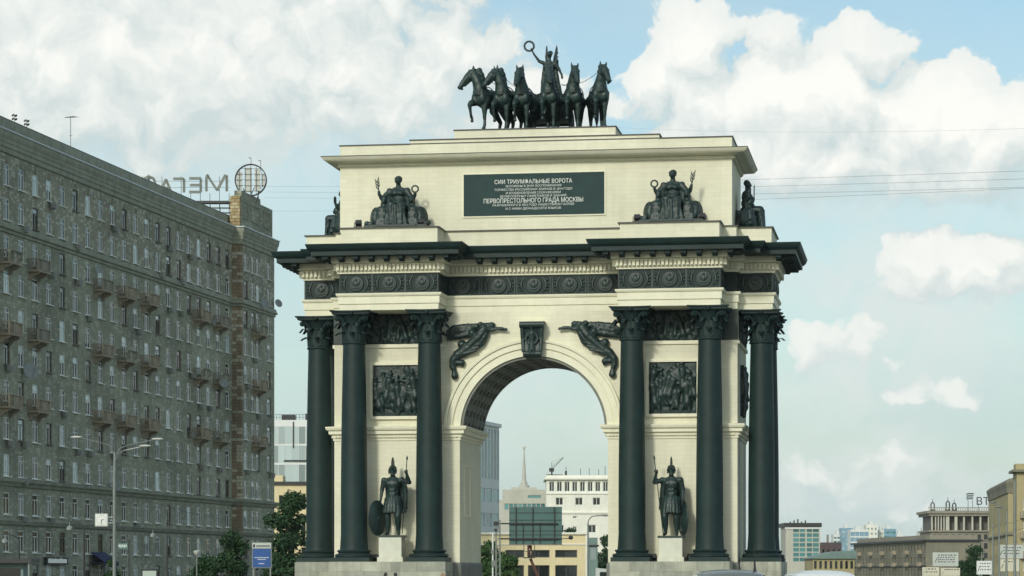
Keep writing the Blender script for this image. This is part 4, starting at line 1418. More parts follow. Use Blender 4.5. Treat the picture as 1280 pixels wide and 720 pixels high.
# balconies
bm_ = MB().box(-1.65, 1.65, -1.15, .0, -.18, 0)
for sx in (-1.15, 1.15):
    pts = [(0, -.18), (-1.05, -.18), (-1.0, -.34), (-.72, -.5), (-.4, -.58), (-.25, -.85), (0, -1.0)]
    n = len(pts)
    vs = [(sx - .16, y, z) for y, z in pts] + [(sx + .16, y, z) for y, z in pts]
    bm_.add(vs, [tuple(range(n)), tuple(range(2 * n - 1, n - 1, -1))] + [(i, i + n, (i + 1) % n + n, (i + 1) % n) for i in range(n)])
balm = bm_.mesh('balcony', 'balcony_stone')
bl = MB()
for x in (-1.6, -.55, .55, 1.6): bl.box(x - .09, x + .09, -1.14, -.96, 0, 1.05)
for y in (-.08,):
    for x in (-1.6, 1.6): bl.box(x - .08, x + .08, y - .08, y + .06, 0, 1.05)
bl.box(-1.68, 1.68, -1.17, -.93, 1.05, 1.15)
for x in (-1.6, 1.6): bl.box(x - .09, x + .09, -.93, 0, 1.05, 1.15)
bl.box(-.46, .46, -1.09, -1.02, .05, .98)
for s in (-1, 1):
    for k in range(5): bl.box(s * (.72 + k * .18) - .04, s * (.72 + k * .18) + .04, -1.08, -1.02, 0, 1.05)
for x in (-1.6, 1.6):
    for k in range(5): bl.box(x - .03, x + .03, -.82 + k * .16, -.76 + k * .16, 0, 1.05)
balbs = [bl.mesh('balustrade', q_) for q_ in ('balcony_stone', 'balcony_stone', 'taupe_stone', 'brown_stone')]
glz = MB().box(-1.58, 1.58, -1.05, -1.0, 1.15, 2.3)
for x in (-1.58, -.53, .53, 1.58): glz.box(x - .05, x + .05, -1.08, -.97, 1.15, 2.35)
glz.box(-1.65, 1.65, -1.12, -.02, 2.3, 2.42)
for x in (-1.6, 1.6): glz.box(x - .02, x + .02, -.95, -.05, 1.15, 2.3)
glzm = glz.mesh('glazing', 'pane')
rb_ = random.Random(9)
for zi in (9, 7, 5):
    for t in (92.0, 84.6, 66.2, 58.8, 51.2, 32.6, 25.0, 12.9):
        y0 = RY_ if t < 18.5 else 0
        b_ = link('balcony', balm, apt, (100 - t, y0, ROWS[zi] - 1.62))
        link('balustrade', rb_.choice(balbs), b_)
# air conditioners under windows
acm = MB().box(-.42, .42, -.62, -.28, 0, .56).box(-.38, -.34, -.3, 0, -.06, 0).box(.34, .38, -.3, 0, -.06, 0)
acm.tube([(-.1, -.63, .28), (-.1, -.60, .28)], .22, 14)
acmm = acm.mesh('air_conditioner', 'ac_grey')
grl = MB()
for k in range(5): grl.box(-.30, .10, -.65, -.635, .12 + k * .08, .135 + k * .08)
grlm = grl.mesh('grille', 'dark_steel')
ra = random.Random(21)
spots = [(c, r) for c in cols[:20] for r in range(2, 12)]
ra.shuffle(spots)
for c, r in spots[:38] + [(tcols[0], 4), (tcols[0], 7), (tcols[1], 5), (tcols[1], 8), (tcols[2], 6), (tcols[3], 4)]:
    y0 = RY_ if c > MX else 0
    o = link('air_conditioner', acmm)
    o.matrix_world = AM @ Matrix.Translation((c + ra.uniform(-.3, .3), y0, ROWS[r] - 1.75))
    tag(o, 'small air-conditioner box fixed under a window of the grey apartment block', 'air conditioner', 'air conditioners on the grey apartment block')
    link('grille', grlm, o)
# satellite dishes
ds = MB().lathe([(.03, -.22), (.35, -.17), (.7, -.04), (.78, 0), (.74, 0), (.4, -.13), (.02, -.18)], 26)
ds.xf(Matrix.Rotation(R(70), 4, 'X'))
ds.tube([(0, .2, 0), (0, .55, -.3)], .05, 6).tube([(0, -.05, -.68), (0, -.75, .1)], .02, 5).box(-.07, .07, -.85, -.68, .03, .17)
dsm = ds.mesh('satellite_dish', 'dish_grey', 40)
for (t, z, s, yy) in ((87.3, 21.6, 1.1, -.8), (11.5, 35.6, .8, -2.0), (5.3, 36.2, .7, -1.9), (26.6, 24.6, .75, -1.3), (62.8, 11.2, .75, -.7), (67.8, 33.6, .6, -.7)):
    o = link('satellite_dish', dsm)
    o.matrix_world = AM @ Matrix.Translation((100 - t, yy, z)) @ Matrix.Rotation(R(-38), 4, 'Z') @ Matrix.Scale(s, 4)
    tag(o, 'round pale satellite dish on the facade of the grey apartment block', 'satellite dish', 'satellite dishes on the grey apartment block')
# sirens and a television aerial on the roof
sr = MB().tube([(0, 0, -.2), (0, 0, 1.9)], .04, 6)
for z in (.9, 1.6):
    for a in range(4):
        d_ = Vector((math.cos(a * math.pi / 2), math.sin(a * math.pi / 2), 0))
        sr.tube([d_ * .05 + Vector((0, 0, z)), d_ * .2 + Vector((0, 0, z + .02)), d_ * .5 + Vector((0, 0, z + .05))], [.04, .08, .24], 10)
srm = sr.mesh('roof_siren', 'dark_steel', 40)
for t in (86.6, 83.4):
    o = link('roof_siren', srm)
    o.matrix_world = AM @ Matrix.Translation((100 - t, 1.2, 45.75)) @ Matrix.Scale(.5, 4)
    tag(o, 'small horn siren cluster on a mast on the apartment roof', 'siren', 'roof sirens')
o = MB().tube([(0, 0, -.2), (0, 0, 3.2)], .035, 6).tube([(-.9, 0, 3.05), (.9, 0, 3.15)], .03, 5)
for k in range(7): o.tube([(-.8 + k * .26, -.45 + .04 * k, 3.06 + k * .014), (-.8 + k * .26, .45 - .04 * k, 3.06 + k * .014)], .018, 4)
o.tube([(-.3, 0, 1.2), (.3, 0, 1.2)], .02, 4)
ob = o.build('television_aerial', 'galvanised')
ob.matrix_world = AM @ Matrix.Translation((100 - 71.2, 1.2, 45.85)) @ Matrix.Rotation(R(60), 4, 'Z')
tag(ob, 'thin television aerial standing on the apartment roof', 'aerial')

# rooftop letters seen from behind, standing across the roof
SGY = 331.0
sg = thing('rooftop_sign', 'large hollow rooftop letters seen from behind on a steel scaffold', 'sign', at(240, 241, SGY) - Vector((0, 0, 0)))
base = Vector(sg.location)
def L2(px, py): 
    p = at(px, py, SGY) - base
    return Vector((p.x, 0, p.z))
def letter(name, strokes, th=2.6):
    m = MB()
    for st in strokes:
        pts = [L2(*p) for p in st]
        # hollow channel: two side walls round each stroke
        for a, b in zip(pts[:-1], pts[1:]):
            d = (b - a).normalized(); n = Vector((d.z, 0, -d.x)) * (th / FPX * SGY / 2)
            for s in (-1, 1):
                m.bar(a + n * s + Vector((0, -.16, 0)), b + n * s + Vector((0, -.16, 0)), .05).bar(a + n * s + Vector((0, .16, 0)), b + n * s + Vector((0, .16, 0)), .05)
                L = (b - a).length
            k = max(2, int(L / .35))
            for i in range(k + 1):
                c = a.lerp(b, i / k)
                m.bar(c - n + Vector((0, -.16, 0)), c + n + Vector((0, -.16, 0)), .03)
                m.bar(c + n + Vector((0, -.16, 0)), c + n + Vector((0, .16, 0)), .03)
            # back web
            q = [a - n, a + n, b + n, b - n]
            m.add([v + Vector((0, .17, 0)) for v in q] + [v + Vector((0, .20, 0)) for v in q], [(0, 1, 2, 3), (7, 6, 5, 4), (0, 4, 5, 1), (1, 5, 6, 2), (2, 6, 7, 3), (3, 7, 4, 0)])
    return m.build(name, 'galvanised', sg)
letter('letter', [[(258, 239), (258, 221), (260.5, 218.5)], [(259, 219), (271.5, 238)], [(271.5, 238), (282, 218.5)], [(283.5, 219), (283.5, 239)]])
letter('letter', [[(236.5, 223), (251, 223)], [(251, 223), (251, 240)], [(236.5, 240), (251, 240)], [(237.5, 231.5), (251, 231.5)]])
letter('letter', [[(216.5, 223.5), (230, 223.5)], [(230, 223.5), (230, 240.5)]])
letter('letter', [[(201, 240), (207.5, 224), (214, 240)], [(203, 235), (212, 235)]])
letter('letter', [[(181, 223), (186, 221), (192, 223), (194, 228), (192, 234), (186, 237)], [(186, 237), (180, 234), (178, 228), (181, 223)], [(186, 219), (186, 241)]])
scf = MB()
for y_ in (0.35, 1.3):
    for py in (253, 259, 265): scf.bar(L2(170, py) + Vector((0, y_, 0)), L2(288, py) + Vector((0, y_, 0)), .08)
    for py in (226, 234): scf.bar(L2(176, py) + Vector((0, .3, 0)), L2(287, py) + Vector((0, .3, 0)), .03)
for px in range(178, 290, 12):
    scf.bar(L2(px, 220 if px % 24 == 10 else 241) + Vector((0, .35, 0)), L2(px, 274) + Vector((0, .35, 0)), .06)
    scf.bar(L2(px, 252) + Vector((0, .35, 0)), L2(px, 274) + Vector((0, 2.6, 0)), .06)
    scf.bar(L2(px, 253) + Vector((0, .35, 0)), L2(px, 253) + Vector((0, 1.3, 0)), .06)
scf.box(L2(190, 0).x, L2(286, 0).x, .25, 1.4, L2(0, 253.5).z, L2(0, 250.5).z)
scf.build('scaffold', 'dark_steel', sg)

# round lattice emblem on the tower
lg = thing('round_rooftop_emblem', 'round lattice emblem on the corner tower of the grey apartment block', 'sign', at(313.5, 245, 336.5))
rp = 19.5 / FPX * 336.5
m = MB()
for y_ in (-.25, .25): m.tube([(rp * math.cos(2 * math.pi * k / 40), y_, rp * (1.02 + math.sin(2 * math.pi * k / 40))) for k in range(40)], .06, 6, closed=True)
for k in range(-2, 3):
    u = k * .36 * rp; h_ = math.sqrt(rp * rp - u * u)
    for y_ in (-.25,):
        m.bar((u, y_, 1.02 * rp - h_), (u, y_, 1.02 * rp + h_), .045).bar((-h_, y_, 1.02 * rp + u), (h_, y_, 1.02 * rp + u), .045)
for (a, b) in ((-1.2, -.6), (.6, 1.2), (-.5, .5)): m.bar((a, .3, -.9), (b, .0, rp * .6), .08)
for px in (-.9, 0, .9): m.bar((px, .3, -1.2), (px, .3, 1.0), .1)
m.bar((.05, -.2, 2 * rp), (.05, -.2, 2 * rp + .85), .06).bar((.05, -.2, 2 * rp + .8), (-.25, -.2, 2 * rp + .85), .08).bar((1.25, -.2, 1.6 * rp), (1.25, -.2, 2 * rp + .5), .06).bar((1.25, -.2, 2 * rp + .45), (1.0, -.2, 2 * rp + .5), .08)
m.build('lattice', 'dark_steel', lg)
em = MB()
for (x0, x1, z0, z1) in ((-.92, -.55, .4, 1.55), (-.35, .05, .25, 1.8), (.25, .6, .3, 1.7), (.72, .92, .6, 1.4)):
    em.box(x0 * rp, x1 * rp, -.12, .12, z0 * rp, z1 * rp)
tag(em.build('face', 'white_plastic', lg), kind='stuff')

# shop fronts at the foot of the block
sgn = thing('shop_sign', 'dark shop sign with white letters at the foot of the grey apartment block', 'sign')
sgn.matrix_world = AM @ Matrix.Translation((100 - 79.0, -.35, 3.15))
MB().box(-3.0, 3.0, 0, .25, -.38, .38).build('board', 'ink', sgn)
m = MB()
x = -2.6
while x < 2.3:
    w_ = rw.uniform(.18, .34); m.box(x, x + w_, -.04, .0, -.2, .2 if rw.random() < .6 else .26); x += w_ + (.08 if rw.random() < .85 else .45)
m.build('lettering', 'sign_light', sgn)
aw = thing('awning', 'navy blue awning over a shop door in the grey apartment block', 'awning')
aw.matrix_world = AM @ Matrix.Translation((100 - 66.6, -.0, 3.0))
MB().prism([(-2.2, 0), (2.2, 0), (2.2, .1), (-2.2, .1)], -1.6, 0).add([(-2.2, -1.6, .1), (2.2, -1.6, .1), (2.2, -.05, 1.15), (-2.2, -.05, 1.15)], [(0, 1, 2, 3)]).add([(-2.2, -1.6, -.3), (2.2, -1.6, -.3), (2.2, -1.6, .1), (-2.2, -1.6, .1)], [(0, 1, 2, 3)]).add([(2.2, -1.6, .1), (2.2, -.05, 1.15), (2.2, -.05, .1)], [(0, 1, 2)]).build('canopy', 'navy_cloth', aw)
for a_ in (-1.9, 1.8): MB().box(a_, a_ + .1, -1.5, -1.4, -3, 0).build('post', 'dark_steel', aw)

# ================================================================== trees
def tree(label, x, y, h, cr, seed, mt='leaf', n=2600, ls=.34, tall=1.0, group='street trees'):
    r = random.Random(seed)
    t = thing('broadleaf_tree', label, 'tree', (x, y, 0), group=group)
    tr = MB()
    th = h * .42
    bend = [Vector((r.uniform(-.15, .15) * k, r.uniform(-.15, .15) * k, th * k / 3 * 1.5)) for k in range(4)]
    r0 = .035 * h * .55
    tr.tube(bend, [r0, r0 * .8, r0 * .62, r0 * .4], 8)
    clumps = []
    for k in range(18):
        a = r.uniform(0, 2 * math.pi); rr = cr * (r.random() ** .5) * .78
        z = h * r.uniform(.22, .92)
        rr *= math.sqrt(max(.08, 1 - ((z / h - .52) / .48) ** 2))
        c = Vector((rr * math.cos(a), rr * math.sin(a), z))
        s = cr * r.uniform(.24, .46)
        clumps.append((c, s))
        st = bend[1].lerp(bend[3], r.random())
        tr.tube([st, st.lerp(c, .5) + Vector((0, 0, -.2)), c], [r0 * .35, r0 * .22, r0 * .08], 6)
    clumps.append((Vector((0, 0, h * .86)), cr * .45)); clumps.append((Vector((0, 0, h * .55)), cr * .6))
    tr.build('trunk', 'bark', t, 40)
    lv = MB()
    tot = sum(s * s for c, s in clumps)
    for c, s in clumps:
        for i in range(int(n * s * s / tot)):
            d = Vector((r.gauss(0, 1), r.gauss(0, 1), r.gauss(0, 1))).normalized()
            p = c + Vector((d.x * s, d.y * s, d.z * s * .85 * tall)) * (r.random() ** .42) * r.uniform(.75, 1.3)
            a = Vector((r.gauss(0, 1), r.gauss(0, 1), r.gauss(0, .8))).normalized()
            b = a.cross(d + Vector((0, 0, .4)))
            if b.length < .05: continue
            b.normalize()
            w_ = ls * r.uniform(.6, 1.25)
            lv.v += [tuple(p - a * w_ * .6), tuple(p + b * w_ * .34), tuple(p + a * w_ * .6), tuple(p - b * w_ * .34)]
            k = len(lv.v)
            lv.f.append((k - 4, k - 3, k - 2, k - 1))
    me = bpy.data.meshes.new('crown'); me.from_pydata(lv.v, [], lv.f); me.materials.append(MATS[mt])
    link('crown', me, t)
    return t


def tree_px(label, px, pytop, D, cw, seed, **kw):
    """a tree whose top reaches pytop, standing on the ground at distance D, crown cw pixels wide"""
    p = at(px, pytop, D)
    return tree(label, p.x, D, p.z, cw / 2 / FPX * D, seed, **kw)


tree_px('tall leafy tree in the gap between apartment block and arch', 364, 612, 235, 62, 3, mt='leaf_dark', n=7000, ls=.32)
tree_px('dark bushy tree beside the blue poster board, below the tall leafy tree', 352, 668, 205, 66, 4, mt='leaf_dark', n=5200, ls=.28)
tree_px('round young tree in front of the tower bay of the apartment block', 288, 664, 210, 50, 5, mt='leaf_dark', n=4200, ls=.26)
tree_px('low bushy tree next to the globe street lamp', 257, 694, 212, 46, 6, mt='leaf_dark', n=3200, ls=.26)
tree_px('small dark shrub-like tree at the foot of the three-armed lamp post', 140, 697, 190, 26, 7, mt='leaf_dark', n=1400, ls=.22)
tree_px('green tree seen through the archway behind the pale utility pole', 611, 676, 300, 40, 8, n=3600, ls=.4)
tree_px('bushy green tree in front of the yellow building, seen through the archway', 633, 694, 250, 46, 9, n=3800, ls=.34)
tree_px('dark tree beyond the yellow building roof, seen through the archway', 712, 656, 470, 34, 10, mt='leaf_dark', n=1800, ls=.5)
tree_px('dark tree behind the grey kiosk tower, seen through the archway', 757, 668, 430, 36, 11, mt='leaf_dark', n=2200, ls=.5)
tree_px('dense green tree among the hoardings under the colonnaded building', 1218, 682, 420, 44, 12, mt='leaf_dark', n=4200, ls=.42)
tree_px('small green tree beside the white hoardings on the avenue', 1200, 700, 440, 20, 13, mt='leaf_dark', n=1300, ls=.4)

# ================================================================== buildings beyond the arch
def block(name, label, p0, D, w, d, h, mat, front=(), side=None, rz=0., rd=.3, wmat='pane', frame=None, roof='roof_metal', cat='building', wname='window', fall=0):
    """plain body with real openings; front / side: lists of (u0,u1,z0,z1). p0: pixel of the left front corner"""
    x = (p0 - 640) / FPX * D
    t = thing(name, label, cat, (x, D, 0), rz)
    m = MB()
    facade(m, (0, 0), (1, 0), w, 0, h, list(front), rd)
    facade(m, (w, 0), (0, 1), d, 0, h, list(side or []), rd)
    facade(m, (w, d), (-1, 0), w, 0, h, [], rd)
    facade(m, (0, d), (0, -1), d, 0, h, [], rd)
    m.build('wall', mat, t)
    MB().box(.15, w - .15, .15, d - .15, h - .25, h - .02).build('roof', roof, t)
    for ops_, ox, oy, rr in ((front, 0, 0, 0), (side or [], w, 0, math.pi / 2)):
        for (u0, u1, z0, z1) in ops_:
            c = (u0 + u1) / 2
            ww, hh = u1 - u0, z1 - z0
            loc = (ox + (c if rr == 0 else -(rd - .1)), oy + (rd - .1 if rr == 0 else c), z0)
            if frame:
                put_window(t, loc, rr, ww, hh, frame[1], frame[0], wmat)
            else:
                link(wname, window_mesh(ww, hh, 'plain', 'window_frame', wmat)[1], t, loc, (0, 0, rr))
    return t


def grid(w, h, nu, nv, ww, wh, u0=0., z0=0.):
    """regular openings: nu by nv cells over w by h, each ww by wh of its cell"""
    cw, c_h = w / nu, h / nv
    return [(u0 + cw * (i + .5 - ww / 2), u0 + cw * (i + .5 + ww / 2), z0 + c_h * (j + .5 - wh / 2), z0 + c_h * (j + .5 + wh / 2)) for i in range(nu) for j in range(nv)]


def ln(px, D): return px / FPX * D


def zt(py, D): return CAMZ + (720 - py) / FPX * D


# pale glass office block in the gap beside the apartment block
D = 480
h = zt(525, D); w = ln(100, D)
ofs = block('glass_office_building', 'white glass office block in the gap between apartment block and arch', 336, D, w, 20, h, 'office_white',
            grid(w - 1, h - 9, 11, 6, .93, .90, .5, 8), None, .0, .12, 'pane_pale', None, wname='glass_panel')
m = MB()
for (a, b, y0, y1) in ((355, 440, 575, 577), (357, 380, 602, 604.5), (376.5, 378, 602, 610), (366, 367.5, 527, 560)):
    m.box(ln(a - 336, D), ln(b - 336, D), -.12, .02, zt(y1, D), zt(y0, D))
m.build('recess_slot', 'dark_steel', ofs)
m = MB()
for k in range(24): m.bar((.2 + k * .58, .3, h), (.2 + k * .58, .3, h + 1.0), .06)
m.bar((.1, .3, h + 1), (w, .3, h + 1), .06).bar((.1, .3, h + .5), (w, .3, h + .5), .05).box(2.0, 4.4, 3, 5, h - .1, h + 1.1).box(6.2, 8.2, 3, 5, h - .1, h + 1.3)
m.build('roof_railing', 'dark_steel', ofs)
D = 440
yb = block('yellow_house', 'low ochre house with dark cornice behind the leafy tree, beside the apartment block', 330, D, ln(85, D), 12, zt(604, D), 'yellow_plaster', grid(ln(85, D), zt(604, D) - 4, 6, 3, .35, .55, 0, 3), None, 0, .25)
MB().box(-.3, ln(85, D) + .3, -.4, 12.3, zt(606, D), zt(602, D)).build('cornice', 'dark_steel', yb)
MB().box(ln(11, D), ln(23, D), 1, 6, zt(604, D), zt(594, D)).build('roof_house', 'yellow_plaster', yb)

# glass tower whose long face runs along the avenue, seen past the left jamb
D = 420
rz = R(75)
gl = block('glass_tower', 'blue glass office tower seen through the archway, past the coffered vault side', 560, D, 30, 18, 26.3, 'office_white',
           grid(30, 9, 16, 1, .80, .9, 0, 17) + [(u0, u1, z0, z1) for (u0, u1, z0, z1) in grid(30, 16, 7, 4, .9, .55, 0, .8)], None, rz, .2, 'pane_blue', None, wname='glass_panel')
MB().box(-.3, 30.3, -.35, 18.3, 26.1, 26.7).build('roof_edge', 'office_white', gl)

# beige slab with a small vent, spire far behind
D = 700
w = ln(72, D); h = zt(612, D)
bg_ = block('beige_block', 'plain beige slab block seen through the archway in front of the spire', 628, D, w, 16, h, 'beige_panel', [(w * .44, w * .67, zt(622.5, D), zt(619, D))] + [(w * .04 + k * w * .079, w * .04 + (k + .84) * w * .079, zt(637, D), zt(629.5, D)) for k in range(12)], None, 0, .3, 'pane_blue')
D = 1500
sp = thing('spire_tower', 'slender spired tower rising far behind the beige block in the archway', 'tower', at(655, 720, D) - Vector((0, 0, CAMZ)))
z0 = zt(612, D); z1 = zt(560, D)
MB().box(-14, 14, -14, 14, 0, z0 - 6).box(-7, 7, -7, 7, z0 - 6, z0 + 1).build('tower_body', 'beige_panel', sp)
MB().lathe([(3.0, z0 + .8), (3.0, z0 + 2.2), (1.9, z0 + 2.7), (1.9, z0 + 4), (1.3, z0 + 4.5), (1.1, z0 + 7), (.25, z1 - 1.2), (.1, z1)], 10).build('spire', 'beige_panel', sp, 40)
m = MB()
for k in range(5):
    a = math.pi / 2 + k * 2 * math.pi / 5
    m.add([(0, -.3, z1), (1.5 * math.cos(a), 0, z1 + 1.5 * math.sin(a)), (.6 * math.cos(a + .63), 0, z1 + .6 * math.sin(a + .63)), (.6 * math.cos(a - .63), 0, z1 + .6 * math.sin(a - .63)), (0, .3, z1)], [(0, 1, 2), (0, 3, 1), (4, 2, 1), (4, 1, 3)])
m.build('star', 'beige_panel', sp)

# white building with a loggia storey
D = 600
w = ln(100, D); h = zt(594, D)
def X(px): return ln(px - 683, D)
fo = [(X(686.5 + k * 9.6), X(686.5 + k * 9.6 + 6.6), zt(614.5, D), zt(602, D)) for k in range(9)]
fo += [(X(a), X(b), zt(631.5, D), zt(622, D)) for a, b in ((694.5, 704), (719, 728.5), (741, 750.5), (763, 772))]
fo += [(X(a), X(b), zt(c, D), zt(d, D)) for a, b, c, d in ((716, 721, 648, 645), (735, 745, 666, 656), (696, 705, 666, 656), (716, 721, 662, 658))]
wb = block('white_building', 'white plastered building with a top storey of close-set windows, seen through the archway', 683, D, w, 18, h, 'pale_plaster', fo, None, 0, .35, 'pane', ('window_frame', 'double'))
MB().box(-.5, w + .5, -.7, 18.5, zt(599.5, D), zt(597, D)).box(-.15, w, -.3, 0, zt(642, D), zt(640, D)).box(-.1, w, -.25, 0, zt(617.5, D), zt(616.5, D)).build('cornice', 'pale_plaster', wb)
m = MB()
for px, py in ((708, 583), (726, 585), (737, 585), (749, 586), (757, 582)): m.bar((X(px), 3, h - .1), (X(px), 3, zt(py, D)), .12)
m.box(X(706.5), X(709), 2.6, 3.6, h, zt(588, D))
m.build('antenna', 'dark_steel', wb)
cr = thing('roof_crane', 'small dark jib crane on the roof of the white building', 'crane', Vector(((690 - 640) / FPX * D, D + 3, h)))
m = MB().bar((0, 0, -.3), (0, 0, 1.2), .35).box(-.6, .5, -.3, .3, .9, 1.7).bar((0, 0, 1.4), (2.6, 0, 4.0), .13).bar((0, 0, 1.9), (2.5, 0, 4.1), .06).bar((0, 0, 1.2), (0, 0, 3.0), .10).bar((0, 0, 3.0), (2.5, 0, 4.0), .03).bar((-1.2, 0, .2), (2.5, 0, .15), .2)
m.build('jib', 'dark_steel', cr)

# yellow building at street level
D = 400
w = ln(132, D); h = zt(668, D)
def X(px): return ln(px - 600, D)
fo = [(X(a), X(b), zt(c, D), zt(d, D)) for c, d in ((697, 687.5), (722, 706.5)) for a, b in ((632, 655), (660, 687), (694, 721.5))]
ye = block('yellow_building', 'yellow plastered two-storey building seen through the archway behind the road sign', 600, D, w - X(603) * 0, 14, h, 'yellow_plaster', fo, None, 0, .5, 'pane', ('window_frame_dark', 'ribbon'))
MB().box(-.3, w + .3, -.35, 14.3, zt(668, D), zt(665.5, D)).box(-.05, w + .05, -.12, .0, zt(681, D), zt(679.5, D)).build('cornice', 'pale_plaster', ye)
D = 392
kt = block('grey_tower_kiosk', 'narrow grey-green tower beside the yellow building, seen through the archway', 736, D, ln(11, D), 3, zt(672, D), 'green_roof', [(.2, ln(11, D) - .2, zt(700, D), zt(684, D))], None, 0, .1, 'pane_pale')
MB().box(-.2, ln(11, D) + .2, -.2, 3.2, zt(683, D), zt(681, D)).build('band', 'dark_steel', kt)

# ------------------------------------------------------------------ right-hand side of the avenue
D = 650
w = ln(43, D); h = zt(656, D)
fo = []
for j in range(7):
    y0 = 660.5 + j * 6.1
    fo += [(ln(9.5, D), ln(16.8, D), zt(y0 + 4.6, D), zt(y0, D)), (ln(17.6, D), ln(24.5, D), zt(y0 + 4.6, D), zt(y0, D)), (ln(26.5, D), ln(33, D), zt(y0 + 4.6, D), zt(y0, D)), (ln(34, D), ln(41.5, D), zt(y0 + 4.6, D), zt(y0, D))]
gb = block('teal_office_building', 'small office block with teal window bands and dark roof edge, beyond the arch end column', 982, D, w, 12, h, 'beige_panel', fo, None, 0, .15, 'pane_blue')
MB().box(-.4, w + .4, -.4, 12.4, h - .5, h + .45).build('roof_edge', 'dark_steel', gb)
MB().box(-.15, w + .1, -.18, 0, h - 1.0, h - .55).build('white_band', 'office_white', gb)
m = MB()
for k in range(5): m.box(1.2 + k * .9, 1.5 + k * .9, 2, 2.4, h + .4, h + .8 + (k % 3) * .3)
m.build('roof_vent', 'dark_steel', gb)
far = [('white tower slatted with balconies, far off beyond the teal office block', 1042, 1700, 13, 668, 'office_white', 3, 9, 'pane_blue', .8, .45),
       ('pale blue tower beside the slatted white tower, far down the avenue', 1052, 1690, 14, 660, 'sky_blue_panel', 3, 10, 'pane_pale', .7, .5),
       ('white-framed tower with deep blue glass, far down the avenue', 1063, 1640, 23, 662, 'office_white', 4, 7, 'sky_blue_panel', .92, .75),
       ('cream tower next to the deep blue glass tower', 1083, 1750, 14, 656, 'pale_plaster', 3, 9, 'pane_blue', .4, .4),
       ('slim cream tower between cream tower and curved blue tower', 1099, 1760, 6, 662, 'pale_plaster', 2, 9, 'pane_blue', .4, .4),
       ('blue glass tower farthest along the avenue, beside the slim cream tower', 1104, 1800, 16, 661, 'sky_blue_panel', 4, 9, 'pane_blue', .85, .55),
       ('small pale block peeping over the long khaki apartment block', 1121, 1850, 8, 667, 'office_white', 2, 7, 'pane_blue', .6, .4),
       ('small pale block peeping up right against the colonnaded building', 1150, 1500, 12, 664, 'pale_plaster', 3, 5, 'pane', .5, .4)]
for lab, px, D, wpx, py, mt, nu, nv, wm, ww, wh in far:
    w = ln(wpx, D); h = zt(py, D)
    m = block('distant_tower', lab, px, D, w, 14, h, mt, grid(w, h - 6, nu, nv, ww, wh, 0, 5), None, 0, .4, wm, None)
    MB().box(w * .3, w * .6, 3, 8, h - .1, h + 2.2).build('roof_box', 'office_white', m)
D = 800
m = block('dark_red_house', 'dark red house with a chimney between teal office block and far towers', 1026, D, ln(26, D), 12, zt(678, D), 'dark_red', grid(ln(26, D), zt(678, D) - 4, 4, 2, .35, .45, 0, 3), None, 0, .3)
MB().box(ln(9, D), ln(11.5, D), 3, 3.8, zt(679, D), zt(668, D)).build('chimney', 'taupe_stone', m)
D = 500
w = ln(52, D); h = zt(698, D)
m = block('low_cream_hall', 'low cream hall with a shallow curved green roof beside the khaki apartment block', 1016, D, w, 14, h, 'ochre_plaster', grid(w, 2.6, 8, 1, .5, .55, 0, 2.4), None, 0, .25)
cu = MB()
vs = [];n = 12
for i in range(n + 1):
    u = i / n
    for y in (-.5, 14.4): vs.append((-.3 + (w + .6) * u, y, h - .05 + 1.45 * math.sin(math.pi * min(u * 1.25 + .05, 1) ** 1.0 * .5 if u < .8 else math.pi * .5)))
fs = [(2 * i, 2 * i + 2, 2 * i + 3, 2 * i + 1) for i in range(n)]
N = len(vs); vs += [(a, b, h - .06) for a, b, c in vs]
fs += [(2 * i, 2 * i + 2, N + 2 * i + 2, N + 2 * i) for i in range(n)] + [(2 * i + 1, 2 * i + 3, N + 2 * i + 3, N + 2 * i + 1) for i in range(n)] + [(0, 1, N + 1, N), (2 * n, 2 * n + 1, N + 2 * n + 1, N + 2 * n)]
cu.add(vs, fs).build('curved_roof', 'green_roof', m)

# long khaki apartment block running along the avenue
D = 760
w = 78.0; h = zt(681, D) + .3
kb = block('khaki_apartment_block', 'long khaki stone apartment block in front of the colonnaded building', 1067, D, w, 14, h, 'khaki_stone', grid(w, 9.3, 24, 3, .42, .5, 0, 1.0), None, R(-83.8), .3, 'pane', None)
MB().box(-.5, w + .5, -.8, 14.5, h - .35, h + .15).box(-.1, w + .1, -.3, 0, 4.0, 4.35).build('cornice', 'dark_steel', kb)
m = MB().prism([(0, 0), (w, 0), (w, 1.3), (0, 1.3)], 1.0, 13).build('roof_slope', 'taupe_stone', kb, 0, (0, 0, h))
bk = MB().box(-.9, .9, -1.0, 0, 0, .15).box(-.9, .9, -1.0, -.9, .15, 1.0).box(-.9, -.8, -.9, 0, .15, 1.0).box(.8, .9, -.9, 0, .15, 1.0).mesh('balcony', 'balcony_stone')
for i in range(2, 24, 4):
    for j in (1, 2): link('balcony', bk, kb, (w / 24 * (i + .5), 0, 1.0 + 3.1 * j))

# colonnaded building with turrets
D = 700
cx0 = (1163 - 640) / FPX * D
cb = thing('colonnaded_building', 'stone building with a rooftop colonnade, small turrets and a sign on top', 'building', (cx0, D, 0))
def X(px): return ln(px - 1163, D)
zc0, zc1 = zt(663.5, D), zt(645, D)
W_ = X(1250)
m = MB()
low = [(X(a), X(a + 4.5), zt(b + 7, D), zt(b, D)) for b in (668, 679, 691, 703) for a in (1166, 1173, 1181, 1189.5, 1197, 1206, 1214, 1222, 1230, 1240)]
facade(m, (0, 0), (1, 0), W_, 0, zc0, low, .3)
facade(m, (W_, 0), (0, 1), 18, 0, zc0, [], .3); facade(m, (W_, 18), (-1, 0), W_, 0, zc0, [], .3); facade(m, (0, 18), (0, -1), 18, 0, zc0, [], .3)
m.build('wall', 'taupe_stone', cb)
for (u0, u1, z0, z1) in low: link('window', window_mesh(u1 - u0, z1 - z0, 'plain', 'window_frame', 'pane')[1], cb, ((u0 + u1) / 2, .2, z0))
